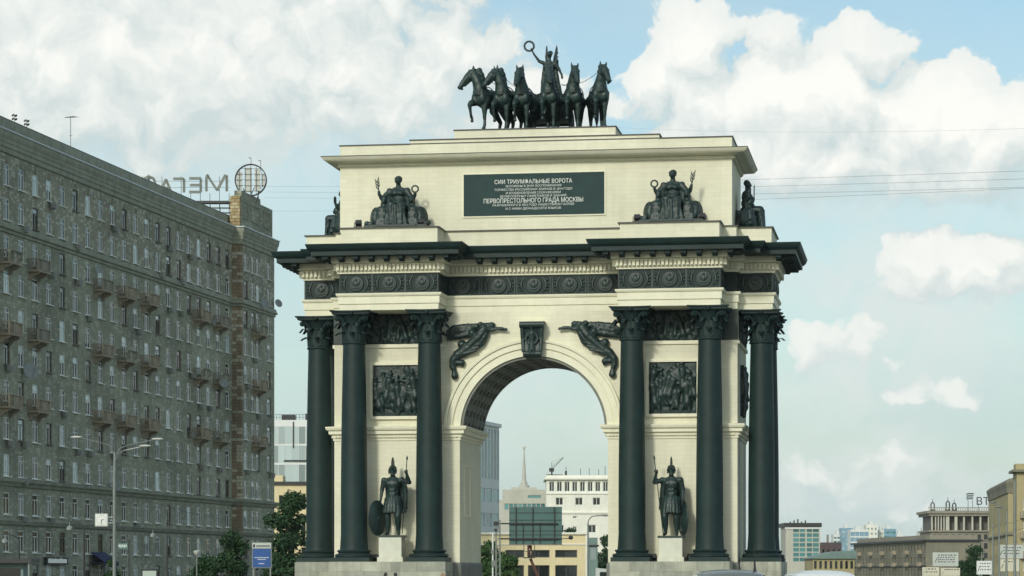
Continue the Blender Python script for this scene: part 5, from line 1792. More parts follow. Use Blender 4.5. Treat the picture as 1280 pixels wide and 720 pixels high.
MB().box(.6, W_ - .2, 2.6, 17, zc0, zc1).build('loggia_back', 'window_frame_dark', cb)
MB().box(-.5, W_, -.6, 18, zc0 - .25, zc0 + .15).box(-.1, W_, -.2, .05, zt(675.5, D), zt(674.3, D)).build('belt_course', 'taupe_stone', cb)
MB().box(-.4, W_, -.5, 18, zc1, zc1 + .65).box(-.9, W_, -1.0, 18.3, zc1 + .65, zt(638.5, D)).build('cornice', 'taupe_stone', cb)
for px, wd in ((1165, 1.6), (1169.5, 1.3), (1173, 1.3), (1176.5, 1.3), (1180, 1.3), (1184.5, 4.2), (1195, 3.4), (1205, 2.0), (1215.5, 2.0), (1225.5, 2.0), (1236, 2.0), (1246, 2.0)):
    a = X(px) ; ww = ln(wd, D)
    MB().box(a - ww / 2, a + ww / 2, -.1, .7, zc0 + .15, zc1).build('column', 'pale_stone' if False else 'beige_panel', cb)
zr = zt(638.5, D)
bal = MB().box(-.6, W_, -.7, -.5, zr + .75, zr + .92)
for k in range(40): bal.box(-.5 + k * W_ / 40, -.5 + k * W_ / 40 + .14, -.68, -.52, zr, zr + .75)
bal.build('balustrade', 'taupe_stone', cb)
for px, py in ((1165.5, 625.5), (1184.5, 623.5), (1192.5, 626.5)):
    t_ = MB(); a = X(px); top = zt(py, D); hw = .42
    for sx in (-1, 1): t_.box(a + sx * hw - .14, a + sx * hw + .14, -.6, -.1, zr, zr + (top - zr) * .62)
    t_.box(a - hw - .2, a + hw + .2, -.68, -.02, zr, zr + .3)
    t_.tube([(a - hw, -.35, zr + (top - zr) * .60), (a - hw * .8, -.35, zr + (top - zr) * .72), (a, -.35, zr + (top - zr) * .80), (a + hw * .8, -.35, zr + (top - zr) * .72), (a + hw, -.35, zr + (top - zr) * .60)], .16, 6)
    t_.tube([(a, -.35, zr + (top - zr) * .8), (a, -.35, top + .6)], [.12, .02], 6)
    t_.build('turret', 'rail_metal', cb)
sgb = thing('bank_rooftop_sign', 'dark rooftop letters and ribbed emblem above the rooftop colonnade', 'sign', (cx0 + X(1205), D + 1.0, zr))
txt = text_mesh('ВТБ', ln(9.5, D) / .7, .12, 'ink', 'lettering', 'LEFT', 0.)
link('lettering', txt, sgb, (X(1220.5) - X(1205), 0, zt(631, D) - zr), (R(90), 0, 0))
m = MB()
for k in range(4):
    z = zt(617.5 + k * 2.2, D) - zr
    m.tube([(X(1208.5 + (k % 2)) - X(1205), 0, z - .1), (X(1211) - X(1205), 0, z + .18), (X(1218 - k * .3) - X(1205), 0, z + .15)], .14, 6)
m.bar((X(1211) - X(1205), 0, 0), (X(1211) - X(1205), 0, zt(625, D) - zr), .12).bar((X(1216.5) - X(1205), 0, 0), (X(1216.5) - X(1205), 0, zt(625, D) - zr), .12).bar((X(1224) - X(1205), 0.1, 0), (X(1224) - X(1205), .1, zt(628, D) - zr), .1).bar((X(1236) - X(1205), 0.1, 0), (X(1236) - X(1205), .1, zt(628, D) - zr), .1)
tag(m.build('emblem', 'rail_metal', sgb), kind='stuff')

# ochre building at the right: a shaded flank and a sunlit end
D = 470
x0 = (1260 - 640) / FPX * D
w = ln(15, D)
oc = thing('ochre_building', 'ochre corner building with a heavy dark cornice, next to the colonnaded building', 'building', (x0, D, 0))
H_ = zt(603, D)
m = MB()
FL = 52.0
fl_ = [(u, u + 1.5, z, z + 1.9) for u in (3, 8, 13, 18, 23, 28, 33, 38, 43, 48) for z in (2.2, 5.6, 9.0)]
facade(m, (0, 0), (1, 0), w + 6, 0, H_, [], .3)
# flank running away from the viewer, turned a little to the avenue
fd = Vector((378.0, 3400.0)).normalized()
facade(m, (fd.x * FL, fd.y * FL), (-fd.x, -fd.y), FL, 0, H_, fl_, .35)
facade(m, (w + 6, 0), (fd.x, fd.y), FL, 0, H_, [], .3)
m.build('wall', 'ochre_plaster', oc)
rzz = math.atan2(-fd.y, -fd.x)
for (u0, u1, z0, z1) in fl_:
    c = fd * (FL - (u0 + u1) / 2) + Vector((fd.y, -fd.x)) * .25
    link('window', window_mesh(1.5, 1.9, 'plain', 'window_frame', 'pane')[1], oc, (c.x, c.y, z0), (0, 0, rzz))
poly = [(fd.x * FL, fd.y * FL), (0, 0), (w + 6, 0), (w + 6 + fd.x * FL, fd.y * FL)]
MB().sweep(poly, [(.02, H_ - 1.9), (.2, H_ - 1.8), (.2, H_ - 1.5), (.25, H_ - .9), (.4, H_ - .3), (.45, H_ + .1), (-.3, H_ + .7)], top=True).build('cornice', 'khaki_stone', oc)
MB().sweep(poly, [(.02, zt(670, D)), (.3, zt(669, D)), (.3, zt(667, D)), (.02, zt(666, D))]).build('belt_course', 'khaki_stone', oc)
MB().sweep(poly, [(-.4, H_ + .6), (-2.2, H_ + 1.5)], top=True).build('roof', 'roof_metal', oc)
D = 430
gr_ = block('green_plaster_building', 'plastered building with stacked balconies and roof house, beside the ochre corner building', 1271, D, 16, 8, zt(588, D), 'ochre_plaster', [(1.0 + 3 * i, 2.3 + 3 * i, 2.5 + 3.2 * j, 4.3 + 3.2 * j) for i in range(5) for j in range(4)], None, R(-6.3), .3, 'pane', ('window_frame', 'double'))
MB().box(-.7, 16.3, -.9, 8.3, zt(590, D), zt(587, D)).build('cornice', 'khaki_stone', gr_)
MB().box(0, 8, 2, 7, zt(588, D), zt(579, D)).build('roof_house', 'ochre_plaster', gr_)
for j in range(1, 4): link('balcony', bk, gr_, (1.4, 0, 1.2 + 3.2 * j))

# ================================================================== street furniture
def lamp_three():
    D = 185
    t = thing('street_lamp', 'tall grey street lamp post with three curved arms in front of the apartment block', 'street lamp', at(143, 720, D) - Vector((0, 0, CAMZ)))
    def q(px, py, y=0.): return Vector(((px - 143) / FPX * D, y, zt(py, D)))
    MB().tube([(0, 0, 0), (0, 0, 1.2), (0, 0, zt(600, D)), q(143.5, 566)], [.17, .13, .11, .085], 10).build('pole', 'galvanised', t, 40)
    for pts, y1 in (([(143, 570), (138, 557), (128, 554), (102, 548)], -.3), ([(144, 570), (150, 560), (160, 556), (190, 549.5)], .5), ([(144, 576), (149, 567), (156, 563.5), (177, 559)], -.5)):
        P = [q(a, b, y1 * i / 3) for i, (a, b) in enumerate(pts)]
        sm = []
        for i in range(3):
            for k in range(4): sm.append(P[i].lerp(P[i + 1], k / 4))
        sm.append(P[3])
        a_ = MB().tube(sm, .04, 6).build('arm', 'galvanised', t, 50)
        d = (P[3] - P[2]).normalized()
        e = P[3]
        MB().ell(e + d * .32, (.40, .13, .085), None).build('lamp_head', 'white_plastic', a_, 40)
    # clock on a bracket
    c = thing('street_clock', 'white square clock on a bracket at the three-armed lamp post', 'clock', Vector(t.location) + q(127, 650))
    s = ln(8, D)
    MB().box(-s, s, -.12, .12, -s, s).bar((s, 0, .2), (ln(15, D), 0, .2), .05).bar((s, 0, -.2), (ln(15, D), 0, -.2), .05).build('case', 'board_white', c)
    MB().box(-s * .86, s * .86, -.135, -.122, -s * .86, s * .86).build('dial', 'letter_white', c)
    h_ = MB().bar((0, -.15, 0), (s * .42, -.15, s * .06), .05, .02).bar((0, -.155, 0), (0, -.155, -s * .55), .045, .02)
    for k in range(12):
        a = k * math.pi / 6
        h_.bar((s * .66 * math.sin(a), -.15, s * .66 * math.cos(a)), (s * .76 * math.sin(a), -.15, s * .76 * math.cos(a)), .035, .02)
    h_.build('hands', 'ink', c)


lamp_three()


def crook(label, px, py, D, side):
    """arched lamp with a hanging domed shade"""
    t = thing('hanging_street_lamp', label, 'street lamp', at(px + side * 18, 720, D) - Vector((0, 0, CAMZ)))
    z = zt(py, D); dx = -side * ln(18, D)
    pts = [(0, 0, 0), (0, 0, z - .9), (0, 0, z - .1)]
    for k in range(1, 9):
        a = math.pi / 2 * k / 8
        pts.append((dx * .75 * (1 - math.cos(a)), 0, z - .1 + .55 * math.sin(a)))
    pts.append((dx, 0, z + .45))
    MB().tube(pts, [.09, .07, .06] + [.04] * 9, 8).build('pole', 'dark_steel', t, 40)
    MB().tube([(dx, 0, z + .45), (dx, 0, z + .15)], .03, 6).lathe([(.05, .18), (.12, .16), (.20, .05), (.26, -.03)], 14, (dx, 0, z)).build('shade', 'dish_grey', t, 40)
    MB().ell((dx, 0, z - .05), (.22, .22, .14)).build('globe', 'white_plastic', t, 40)


crook('hanging dome lamp on an arched post, between kiosk and clock', 87, 660, 200, 1)
crook('hanging dome lamp on an arched post, between three-armed post and bowl lamp', 191, 669, 225, 1)
crook('hanging dome lamp on an arched post at the near end of the apartment block', 6, 676, 200, 1)
# globe lamp
D = 205
t = thing('globe_street_lamp', 'slim post with a pale bowl lamp beside the low bushy tree', 'street lamp', at(246, 720, D) - Vector((0, 0, CAMZ)))
MB().tube([(0, 0, 0), (0, 0, zt(694, D))], .05, 8).build('pole', 'galvanised', t, 40)
MB().lathe([(.04, 0), (.14, .05), (.26, .28), (.28, .36), (.10, .42)], 14, (0, 0, zt(694, D) - .05)).build('bowl', 'white_plastic', t, 40)

# blue poster board
D = 190
t = thing('poster_board', 'blue poster board with white header on legs beside dark trees', 'billboard', at(327, 720, D) - Vector((0, 0, CAMZ)))
def q(px, py): return (px - 327) / FPX * D, zt(py, D)
x0, z1 = q(315, 678); x1, z0 = q(339.5, 710)
MB().box(x0, x1, -.05, .10, z0, z1).build('frame', 'galvanised', t)
MB().box(x0 + .06, x1 - .06, -.075, -.053, z0 + .06, q(0, 686)[1]).build('poster', 'blue_board', t)
MB().box(x0 + .03, x1 - .03, -.09, -.053, q(0, 685.5)[1], z1 - .04).build('header', 'board_white', t)
m = MB()
for (a, b, py, hh) in ((318.5, 335.5, 697, .055), (322, 332, 699.3, .05), (323.5, 330.5, 704.5, .06)):
    u = a
    while u < b:
        ww = rw.uniform(.5, 1.1); m.box(q(u, 0)[0], q(u + ww, 0)[0], -.09, -.076, q(0, py)[1] - hh / 2, q(0, py)[1] + hh / 2); u += ww + .35
tag(m.build('lettering', 'letter_white', t), kind='stuff')
m = MB()
u = 320.5
while u < 337:
    m.box(q(u, 0)[0], q(u + .8, 0)[0], -.10, -.091, q(0, 683.6)[1], q(0, 681.6)[1]); u += 1.25
m.box(q(316.5, 0)[0], q(319, 0)[0], -.10, -.091, q(0, 684.3)[1], q(0, 680.5)[1])
tag(m.build('header_lettering', 'ink', t), kind='stuff')
for px in (317, 338): MB().box(q(px, 0)[0] - .05, q(px, 0)[0] + .05, -.02, .08, 0, z0).build('leg', 'galvanised', t)

# lit poster case and green sign by the shops
D = 200
t = thing('lit_poster_case', 'backlit poster case on the pavement by the apartment block', 'poster case', at(187, 720, D) - Vector((0, 0, CAMZ)))
MB().box(-.62, .62, -.1, .1, .3, 2.15).box(-.3, .3, -.15, .15, 0, .3).build('case', 'ink', t)
MB().box(-.50, .50, -.125, -.102, .45, 2.03).build('poster', 'lightbox', t)
D = 240
t = thing('lit_sign', 'small glowing green-white sign on a post beside the three-armed lamp post', 'sign', at(154, 720, D) - Vector((0, 0, CAMZ)))
MB().tube([(.5, 0, 0), (.5, 0, 4.8)], .05, 6).build('post', 'dark_steel', t)
MB().box(-.45, .45, -.1, .1, 4.0, 4.55).build('board', 'green_metal', t)
m = MB()
for k in range(5): m.box(-.38 + k * .15, -.28 + k * .15, -.125, -.102, 4.2 - .05 * (k % 2), 4.42)
tag(m.build('lettering', 'sign_light', t), kind='stuff')

# road sign seen from the back, hung on a cantilever from a lattice post
D = 180
t = thing('road_sign', 'large road sign seen from behind, on a steel post through the archway', 'road sign', at(622.5, 720, D) - Vector((0, 0, CAMZ)))
def q(px, py): return (px - 622.5) / FPX * D, zt(py, D)
m = MB()
for sx in (-.13, .13):
    for sy in (-.13, .13): m.bar((sx, sy, 0), (sx, sy, q(0, 650)[1]), .10)
for k in range(11): m.bar((-.13, -.13, .3 + k * .45), (.13, -.13, .62 + k * .45), .04).bar((.13, -.13, .3 + k * .45), (.13, .13, .62 + k * .45), .04)
m.build('post', 'galvanised', t)
x0, z1 = q(636.5, 634); x1, z0 = q(702.5, 680)
MB().box(x0, x1, .10, .14, z0, z1).build('panel', 'green_metal', t)
m = MB()
for py in (654.5, 673.5): m.bar((0, 0, q(0, py)[1]), (q(697, 0)[0], 0, q(0, py)[1]), .10)
for py in (641, 650, 663.5, 668.5): m.bar((x0, .08, q(0, py)[1]), (x1, .08, q(0, py)[1]), .03)
for px in (645, 666, 693): m.bar((q(px, 0)[0], .05, z0), (q(px, 0)[0], .05, z1), .06)
for px in (654, 675): m.bar((q(px, 0)[0], .06, z0), (q(px, 0)[0], .06, q(0, 654)[1]), .05)
m.build('bracket', 'dark_steel', t)
MB().box(x0 - .02, x1 + .02, .09, .16, z0 - .06, z0).box(x0 - .02, x1 + .02, .09, .16, z1, z1 + .03).build('edge', 'galvanised', t)
cm = MB().box(-.3, .0, -.2, .1, q(0, 657)[1], q(0, 652)[1]).box(-.25, -.05, -.3, .1, q(0, 664)[1], q(0, 661)[1]).ell((q(713.5, 0)[0], 0, q(0, 672)[1]), (.16, .2, .14)).bar((q(697, 0)[0], 0, q(0, 673.5)[1]), (q(712, 0)[0], 0, q(0, 673)[1]), .05)
cm.build('traffic_camera', 'dark_steel', t)
# slim white pole next to it
t = thing('pale_pole', 'slim pale utility pole with small boxes beside the road sign post', 'pole', at(616, 720, 190) - Vector((0, 0, CAMZ)))
MB().tube([(0, 0, 0), (0, 0, zt(667, 190))], .055, 8).build('shaft', 'office_white', t, 40)
MB().box(-.1, .16, -.14, .1, 2.3, 2.75).box(-.14, .1, -.14, .1, 3.2, 3.5).build('junction_box', 'galvanised', t)

# single-arm lamp right of the passage
D = 210
t = thing('curved_street_lamp', 'slim street lamp with one curved arm beside the yellow building', 'street lamp', at(735, 720, D) - Vector((0, 0, CAMZ)))
pts = [(0, 0, 0), (0, 0, zt(655, D))]
for k in range(1, 8):
    a = math.pi / 2 * k / 7
    pts.append((ln(8, D) * (1 - math.cos(a)), 0, zt(655, D) + ln(10, D) * math.sin(a)))
pts.append((ln(19, D), 0, zt(644, D)))
MB().tube(pts, [.09, .06] + [.045] * 8, 8).build('pole', 'galvanised', t, 50)
MB().ell((ln(19, D) + .15, 0, zt(644, D) - .03), (.28, .1, .07)).build('lamp_head', 'galvanised', t, 40)

# ------------------------------------------------------------------ people
def person(label, x, y, z, height, shirt, hairm, legs='denim', pose='stand', hat=None, rz=0., hair_long=False):
    """walking or standing adult, built at 1.75 m"""
    t = thing('person', label, 'person', (x, y, z), rz, None)
    k = height / 1.75
    t.scale = (k, k, k)
    q = MB()
    q.ell((0, 0, .98), (.165, .115, .13)).ell((0, 0, 1.15), (.145, .10, .16)).ell((0, 0, 1.32), (.185, .115, .15)).ell((0, 0, 1.41), (.175, .08, .07))
    q.chain([(0, 0, 1.45, .06), (0, -.01, 1.55, .052)]).ell((0, -.02, 1.635), (.076, .095, .118)).ell((0, -.118, 1.62), (.014, .025, .022)).ell((0, -.085, 1.545), (.035, .03, .025))
    for a in (-1, 1):
        st = .10 * a
        q.chain([(a * .09, 0, .95, .095), (a * .10, -.02 + st, .52, .06), (a * .10, .02 - st * .3, .30, .058), (a * .10, .03 + st, .09, .036)]).chain([(a * .10, .04 + st, .045, .04), (a * .11, -.14 + st, .03, .032)])
        q.ell((a * .076, -.01, 1.63), (.010, .02, .028)).ell((a * .032, -.105, 1.65), (.012, .01, .008))
        if pose == 'stand': arm = [(a * .20, 0, 1.40, .052), (a * .25, .02, 1.13, .043), (a * .255, -.05, .90, .030), (a * .255, -.07, .82, .034)]
        else: arm = [(a * .20, 0, 1.40, .052), (a * .26, -.08, 1.16, .043), (a * .16, -.28, 1.10, .032), (a * .13, -.34, 1.11, .036)]
        q.chain(arm)
        h = Vector(arm[-1][:3])
        for i in range(4): q.chain([(h.x, h.y - .03 + .018 * i, h.z - .03, .011), (h.x - a * .008, h.y - .035 + .018 * i, h.z - .085 + .008 * abs(i - 1), .009)], 6)
        q.chain([(h.x - a * .02, h.y - .03, h.z - .01, .012), (h.x - a * .035, h.y - .055, h.z - .045, .010)], 6)
    link('body', q.solid('body', 'skin', .016, 1), t)
    c = MB()
    c.ell((0, 0, 1.02), (.175, .13, .12)).ell((0, 0, 1.15), (.16, .118, .17)).ell((0, 0, 1.32), (.20, .13, .155)).ell((0, 0, 1.42), (.18, .09, .06))
    for a in (-1, 1): c.chain([(a * .19, 0, 1.395, .068), (a * .235, .01 if pose == 'stand' else -.05, 1.22, .062)])
    link('shirt', c.solid('shirt', shirt, .018, 1, .004, 9), t)
    c = MB().ell((0, 0, .96), (.18, .13, .12))
    for a in (-1, 1):
        st = .10 * a
        c.chain([(a * .09, 0, .93, .108), (a * .10, -.02 + st, .52, .078), (a * .10, .03 + st, .11, .068)])
    link('trousers', c.solid('trousers', legs, .018, 1, .004, 9), t)
    c = MB()
    for a in (-1, 1):
        st = .10 * a
        c.chain([(a * .10, .05 + st, .05, .05), (a * .112, -.15 + st, .035, .042)])
    link('shoes', c.solid('shoes', 'black_rubber', .016, 1), t)
    c = MB().ell((0, .012, 1.675), (.087, .100, .092)).ell((0, .05, 1.63), (.08, .07, .09))
    if hair_long: c.ell((0, .07, 1.52), (.085, .05, .14))
    link('hair', c.solid('hair', hairm, .014, 1, .005, 22), t)
    if hat:
        c = MB().ell((0, 0, 1.70), (.105, .125, .085)).box(-.08, .08, -.20, -.08, 1.675, 1.69)
        link('helmet', c.solid('helmet', hat, .014, 1), t)
    return t


def on(px, D, py=720): return ((px - 640) / FPX * D, D)
x, y = on(482, 124); person('dark-haired passer-by, farther from the archway of the pair under the shield warrior', x, y, .14, 1.66, 'shirt_grey', 'hair_dark', rz=R(160))
x, y = on(494, 124.5); person('dark-haired passer-by, nearer the archway of the pair under the shield warrior', x, y, .14, 1.655, 'shirt_red', 'hair_dark', rz=R(200), hair_long=True)
x, y = on(553.5, 126); person('fair-haired passer-by near the archway corner of the stone pedestal', x, y, .14, 1.64, 'shirt_grey', 'hair_fair', rz=R(100))

# ------------------------------------------------------------------ lift truck with a worker
D = 205
lx = (668 - 640) / FPX * D
lt = thing('lift_truck', 'lift truck with a raised dark boom and basket, seen through the archway', 'truck', (lx, D, 0))
def q(px, py): return (px - 668) / FPX * D, zt(py, D)
bx_, bz = q(662, 697.5)
MB().bar((q(674, 0)[0], 0, q(0, 724)[1]), (bx_ + .06, 0, bz - .05), .22).bar((q(674, 0)[0], 0, q(0, 724)[1]), (2.2, 0, 1.5), .28).build('boom', 'rust_red', lt)
m = MB().box(bx_ - .45, bx_ + .40, -.4, .4, bz - .02, bz + .06)
for a, b in ((-.43, -.38), (.38, -.38), (-.43, .38), (.38, .38)): m.bar((bx_ + a, b, bz), (bx_ + a, b, bz + 1.0), .05)
for z_ in (.5, 1.0):
    m.bar((bx_ - .43, -.38, bz + z_), (bx_ + .38, -.38, bz + z_), .04).bar((bx_ - .43, .38, bz + z_), (bx_ + .38, .38, bz + z_), .04).bar((bx_ - .43, -.38, bz + z_), (bx_ - .43, .38, bz + z_), .04).bar((bx_ + .38, -.38, bz + z_), (bx_ + .38, .38, bz + z_), .04)
m.build('basket', 'dark_steel', lt)
MB().box(-1.2, 4.6, -1.0, 1.0, .55, .95).box(1.4, 3.0, -.6, .6, .95, 1.55).build('chassis', 'dark_steel', lt)
cbm = MB().prism([(4.6, .5), (6.3, .5), (6.3, 1.25), (5.9, 2.15), (4.6, 2.25)], -1.0, 1.0).build('cab', 'board_white', lt)
MB().box(4.9, 5.7, -1.02, 1.02, 1.3, 1.95).build('cab_window', 'pane', cbm)
for a in (-.3, 1.2, 5.3):
    for b in (-1, 1):
        wh = MB().tube([(a, b * .98, .45), (a, b * .72, .45)], .45, 18).build('wheel', 'black_rubber', lt, 40)
        MB().tube([(a, b * 1.0, .45), (a, b * .95, .45)], .24, 12).build('rim', 'galvanised', wh, 40)
person('worker in dark red overalls and helmet standing in the lift basket', lx + bx_, D, bz + .06, 1.62, 'rust_red', 'hair_dark', 'rust_red', 'reach', 'rust_red', R(170))

# ------------------------------------------------------------------ cars, only their roofs rise above the eye line
def car(label, px, D, height, paint, rz, antenna=False, rails=False):
    t = thing('parked_car' if False else 'car', label, 'car', ((px - 640) / FPX * D, D, 0), rz)
    W, L = .93, 2.25
    H = height
    # cross-sections from tail (y=-L) to nose; each: y, half width low, belt, roof half width, roof height, floor
    secs = [(-L, .70, .80, .0, .98, .45), (-L + .12, .88, .90, .60, 1.10, .32), (-L + .42, .92, .93, .66, H - .10, .30), (-L + .8, .93, .93, .68, H - .02, .28), (-.4, .93, .93, .69, H, .28),
            (.4, .93, .93, .67, H - .05, .28), (.72, .93, .92, .62, H - .20, .28), (1.35, .93, .90, .60, 1.08, .28), (2.0, .90, .86, .58, .98, .30), (L, .74, .70, .50, .80, .42)]
    vs, fs = [], []
    for (y_, wl, wbelt, wr_, hr, fl0) in secs:
        belt = min(1.06, hr - .04)
        half = [(0, fl0), (wl * .92, fl0), (wl, fl0 + .14), (W if False else wbelt, .80 if hr > .9 else hr - .1), (wbelt * .985, belt), (wr_ * 1.04, hr - .09 if hr > 1.2 else hr - .01), (wr_ * .9, hr - .02 if hr > 1.2 else hr), (0, hr + .015)]
        ring = [(x_, y_, z_) for x_, z_ in half] + [(-x_, y_, z_) for x_, z_ in reversed(half[1:-1])]
        vs += ring
        n = len(ring)
    for i in range(len(secs) - 1):
        for k in range(n): fs.append((i * n + k, i * n + (k + 1) % n, (i + 1) * n + (k + 1) % n, (i + 1) * n + k))
    fs += [tuple(range(n)), tuple((len(secs) - 1) * n + k for k in range(n - 1, -1, -1))]
    b = MB().add(vs, fs)
    me = b.mesh('body', paint)
    o = bpy.data.objects.new('tmp', me); COL.objects.link(o)
    md_ = o.modifiers.new('s', 'SUBSURF'); md_.levels = 2
    out = bpy.data.meshes.new_from_object(o.evaluated_get(bpy.context.evaluated_depsgraph_get()))
    bpy.data.objects.remove(o)
    out.name = 'body'
    out.polygons.foreach_set('use_smooth', [True] * len(out.polygons))
    body = link('body', out, t)
    MB().add([(-.60, -L + .36, H - .26), (.60, -L + .36, H - .26), (.72, -L + .13, 1.13), (-.72, -L + .13, 1.13)], [(0, 1, 2, 3)]).add([(-.60, -L + .33, H - .26), (.60, -L + .33, H - .26), (.72, -L + .10, 1.13), (-.72, -L + .10, 1.13)], [(3, 2, 1, 0)]).build('rear_window', 'pane', t)
    for s in (-1, 1):
        MB().box(s * .76 - .13, s * .76 + .13, -L + .03, -L + .2, .88, 1.12).build('tail_light', 'tail_red', t)
        MB().add([(s * .90, -1.5, 1.10), (s * .90, .9, 1.10), (s * .72, .35, H - .13), (s * .72, -1.3, H - .13)], [(0, 1, 2, 3)]).build('side_window', 'pane', t)
        if rails: MB().tube([(s * .60, -1.5, H - .03), (s * .60, -1.3, H + .05), (s * .60, .1, H + .05), (s * .60, .3, H - .04)], .025, 6).build('roof_rail', 'chrome', t, 40)
        for y_ in (-1.35, 1.4):
            wh = MB().lathe([(.20, -.11), (.33, -.11), (.35, -.07), (.35, .07), (.33, .11), (.20, .11)], 24).xf(Matrix.Translation((s * .84, y_, .35)) @ Matrix.Rotation(R(90), 4, 'Y')).build('wheel', 'black_rubber', t, 40)
            MB().lathe([(.02, .10), (.21, .09), (.21, -.09), (.02, -.10)], 20).xf(Matrix.Translation((s * .85, y_, .35)) @ Matrix.Rotation(R(90), 4, 'Y')).build('rim', 'chrome', wh, 40)
    MB().box(-.92, .92, -L - .05, -L + .1, .45, .62).build('bumper', 'ink', t)
    if antenna: MB().tube([(.52, -1.2, H - .08), (.52, -1.2, H + .04), (.50, -1.25, H + .46)], [.05, .022, .010], 6).build('antenna', 'ink', t)
    return t


car('grey car with roof antenna parked in front of the arch pedestal', 908, 60, 1.80, 'car_grey', 0, True, False)
car('white car parked beside the grey car with the antenna', 1018, 62, 1.785, 'car_white', R(3))

# ------------------------------------------------------------------ hoardings, poles and wires at the right
def hoarding(label, px0, px1, py0, py1, D, mt, marks):
    t = thing('hoarding', label, 'billboard', at((px0 + px1) / 2, 720, D) - Vector((0, 0, CAMZ)))
    w = ln(px1 - px0, D); z1, z0 = zt(py0, D), zt(py1, D)
    z0 = max(z0, .4)
    MB().box(-w / 2, w / 2, 0, .18, z0, z1).build('panel', mt, t)
    m = MB()
    r = random.Random(int(px0))
    for k in range(marks):
        z = z1 - (z1 - z0) * (.2 + .66 * k / max(1, marks))
        u = -w * .30
        while u < w * .36:
            ww = r.uniform(.10, .26); m.box(u, u + ww, -.02, -.003, z - .055, z + .055); u += ww + r.uniform(.06, .18)
    if marks:
        m.bar((-w * .42, -.02, z0 + (z1 - z0) * .25), (-w * .33, -.02, z0 + (z1 - z0) * .6), .06, .02)
        tag(m.build('lettering', 'ink', t), kind='stuff')
    for x_ in (-w * .35, w * .35): MB().box(x_ - .08, x_ + .08, .02, .16, 0, z0).build('leg', 'galvanised', t)


hoarding('white hoarding with rows of dark text beside the green tree', 1166, 1198, 690.5, 707.5, 330, 'board_white', 4)
hoarding('long pale hoarding below the white text hoarding', 1153, 1174, 709, 720, 318, 'board_cream', 2)
hoarding('cream hoarding with reddish frame below the white text hoarding', 1176, 1200, 710, 720, 322, 'board_cream', 1)
hoarding('grey-blue hoarding between green tree and lamp posts', 1221, 1241, 701, 718, 325, 'office_white', 3)
hoarding('cream hoarding low beside the lamp posts', 1250, 1274, 699, 714, 320, 'board_cream', 1)
hoarding('pale hoarding above the cream one at the foot of the ochre building', 1248, 1279, 681, 698, 345, 'board_white', 3)


def mast(label, px, py, D, arm=0., head=True):
    t = thing('lamp_mast', label, 'street lamp', at(px, 720, D) - Vector((0, 0, CAMZ)), group='lamp masts along the avenue')
    z = zt(py, D)
    MB().tube([(0, 0, 0), (0, 0, z * .5), (0, 0, z)], [.13, .1, .07], 8).build('pole', 'galvanised', t, 40)
    if arm:
        a = ln(arm, D)
        MB().tube([(0, 0, z - .1), (a * .3, 0, z + .35), (a, 0, z + .5)], [.06, .05, .04], 6).build('arm', 'galvanised', t, 40)
        MB().ell((a * 1.1, 0, z + .5), (.35, .14, .09)).build('lamp_head', 'galvanised', t, 40)
    return t


mast('lamp mast with a short arm, in front of the ochre flank beside the tree', 1241, 655, 300, 0)
mast('tall lamp mast with an arm over the avenue, before the ochre flank', 1249, 634, 280, -7)
mast('curved-arm lamp mast in front of the sunlit ochre end wall', 1258, 640, 270, -9)
mast('thick bare mast in front of the building with stacked balconies', 1268.5, 600, 240, 0)
mast('thin bare mast behind the white text hoarding', 1189, 690, 340, 0)
mast('thin bare mast in front of the green tree', 1227, 690, 330, 0)

# overhead wires
def wire(label, a, b, sag, r, n=24):
    a, b = Vector(a), Vector(b)
    pts = [a.lerp(b, k / n) - Vector((0, 0, sag * 4 * (k / n) * (1 - k / n))) for k in range(n + 1)]
    o = MB().tube(pts, r, 4).build('overhead_wire', 'ink')
    tag(o, label, 'wire', 'overhead wires')
    return o


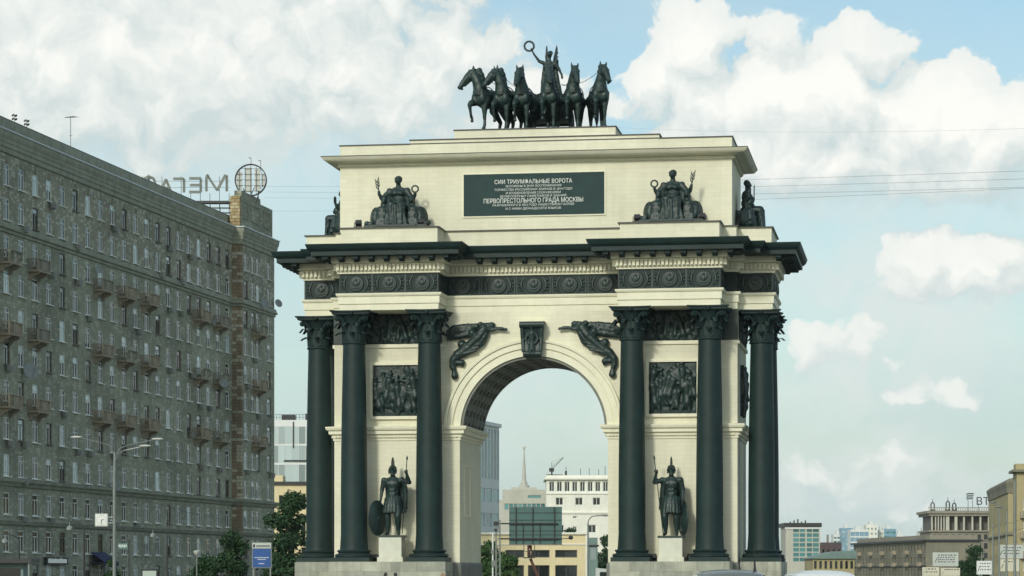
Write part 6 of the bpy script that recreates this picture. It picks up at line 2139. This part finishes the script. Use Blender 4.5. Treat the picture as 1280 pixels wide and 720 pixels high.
for i, (pl_, pr_, lab) in enumerate((((331, 233), (1300, 213), 'topmost thin wire crossing the sky behind the arch attic'), ((331, 240), (1300, 223), 'second thin wire crossing the sky behind the arch attic'),
                                     ((331, 247), (1300, 233.5), 'third thin wire crossing the sky behind the arch attic'), ((331, 264), (1300, 234.5), 'lowest thin wire crossing the sky behind the arch attic'))):
    wire(lab, at(pl_[0], pl_[1], 345), at(pr_[0], pr_[1], 165), .35, .0075)
wire('faint high wire passing above the other overhead wires', at(640, 150, 420), at(1300, 160, 260), 1.0, .006)
wire('thin contact wire between the lamp masts over the avenue', at(1241, 660, 300), at(1300, 640, 235), .1, .014)
wire('second contact wire over the avenue beside the masts', at(1241, 668, 300), at(1300, 655, 235), .1, .014)
wire('span wire from the three-armed lamp to the apartment corner', at(143, 612, 185), at(345, 650, 349), .9, .016)
wire('thin span wire crossing the apartment facade to the arched lamp', at(-10, 585, 230), at(143, 606, 185), .5, .014)

# entrance kiosk at the near end of the apartment block
D = 190
t = thing('street_kiosk', 'dark kiosk with an overhanging flat roof at the foot of the apartment block', 'kiosk', at(4, 720, D) - Vector((0, 0, CAMZ)))
MB().box(-1.6, 1.4, 0, 2.2, 0, 2.55).build('body', 'green_roof', t)
MB().box(-2.2, 2.1, -.8, 2.6, 2.55, 2.85).build('roof', 'dark_steel', t)
MB().box(-1.4, 1.2, -.04, .02, .9, 2.2).build('counter_window', 'pane', t)
for a_ in (-2.0, 1.9): MB().box(a_ - .05, a_ + .05, -.7, -.6, 0, 2.55).build('post', 'galvanised', t)

# ------------------------------------------------------------------ summer haze over the avenue
HZ = link('haze', MB().box(-1500, 1500, -60, 2300, -1, 75).mesh('haze'))
hm_ = bpy.data.materials.new('haze_air'); hm_.use_nodes = True
nt = hm_.node_tree; nt.nodes.clear()
pv_ = nt.nodes.new('ShaderNodeVolumePrincipled')
pv_.inputs['Color'].default_value = (.86, .93, .93, 1)
pv_.inputs['Density'].default_value = .00006
pv_.inputs['Anisotropy'].default_value = .2
oo = nt.nodes.new('ShaderNodeOutputMaterial')
nt.links.new(pv_.outputs[0], oo.inputs['Volume'])
HZ.data.materials.append(hm_)
tag(HZ, 'thin pale summer haze filling the air over the avenue', 'haze', kind='stuff')
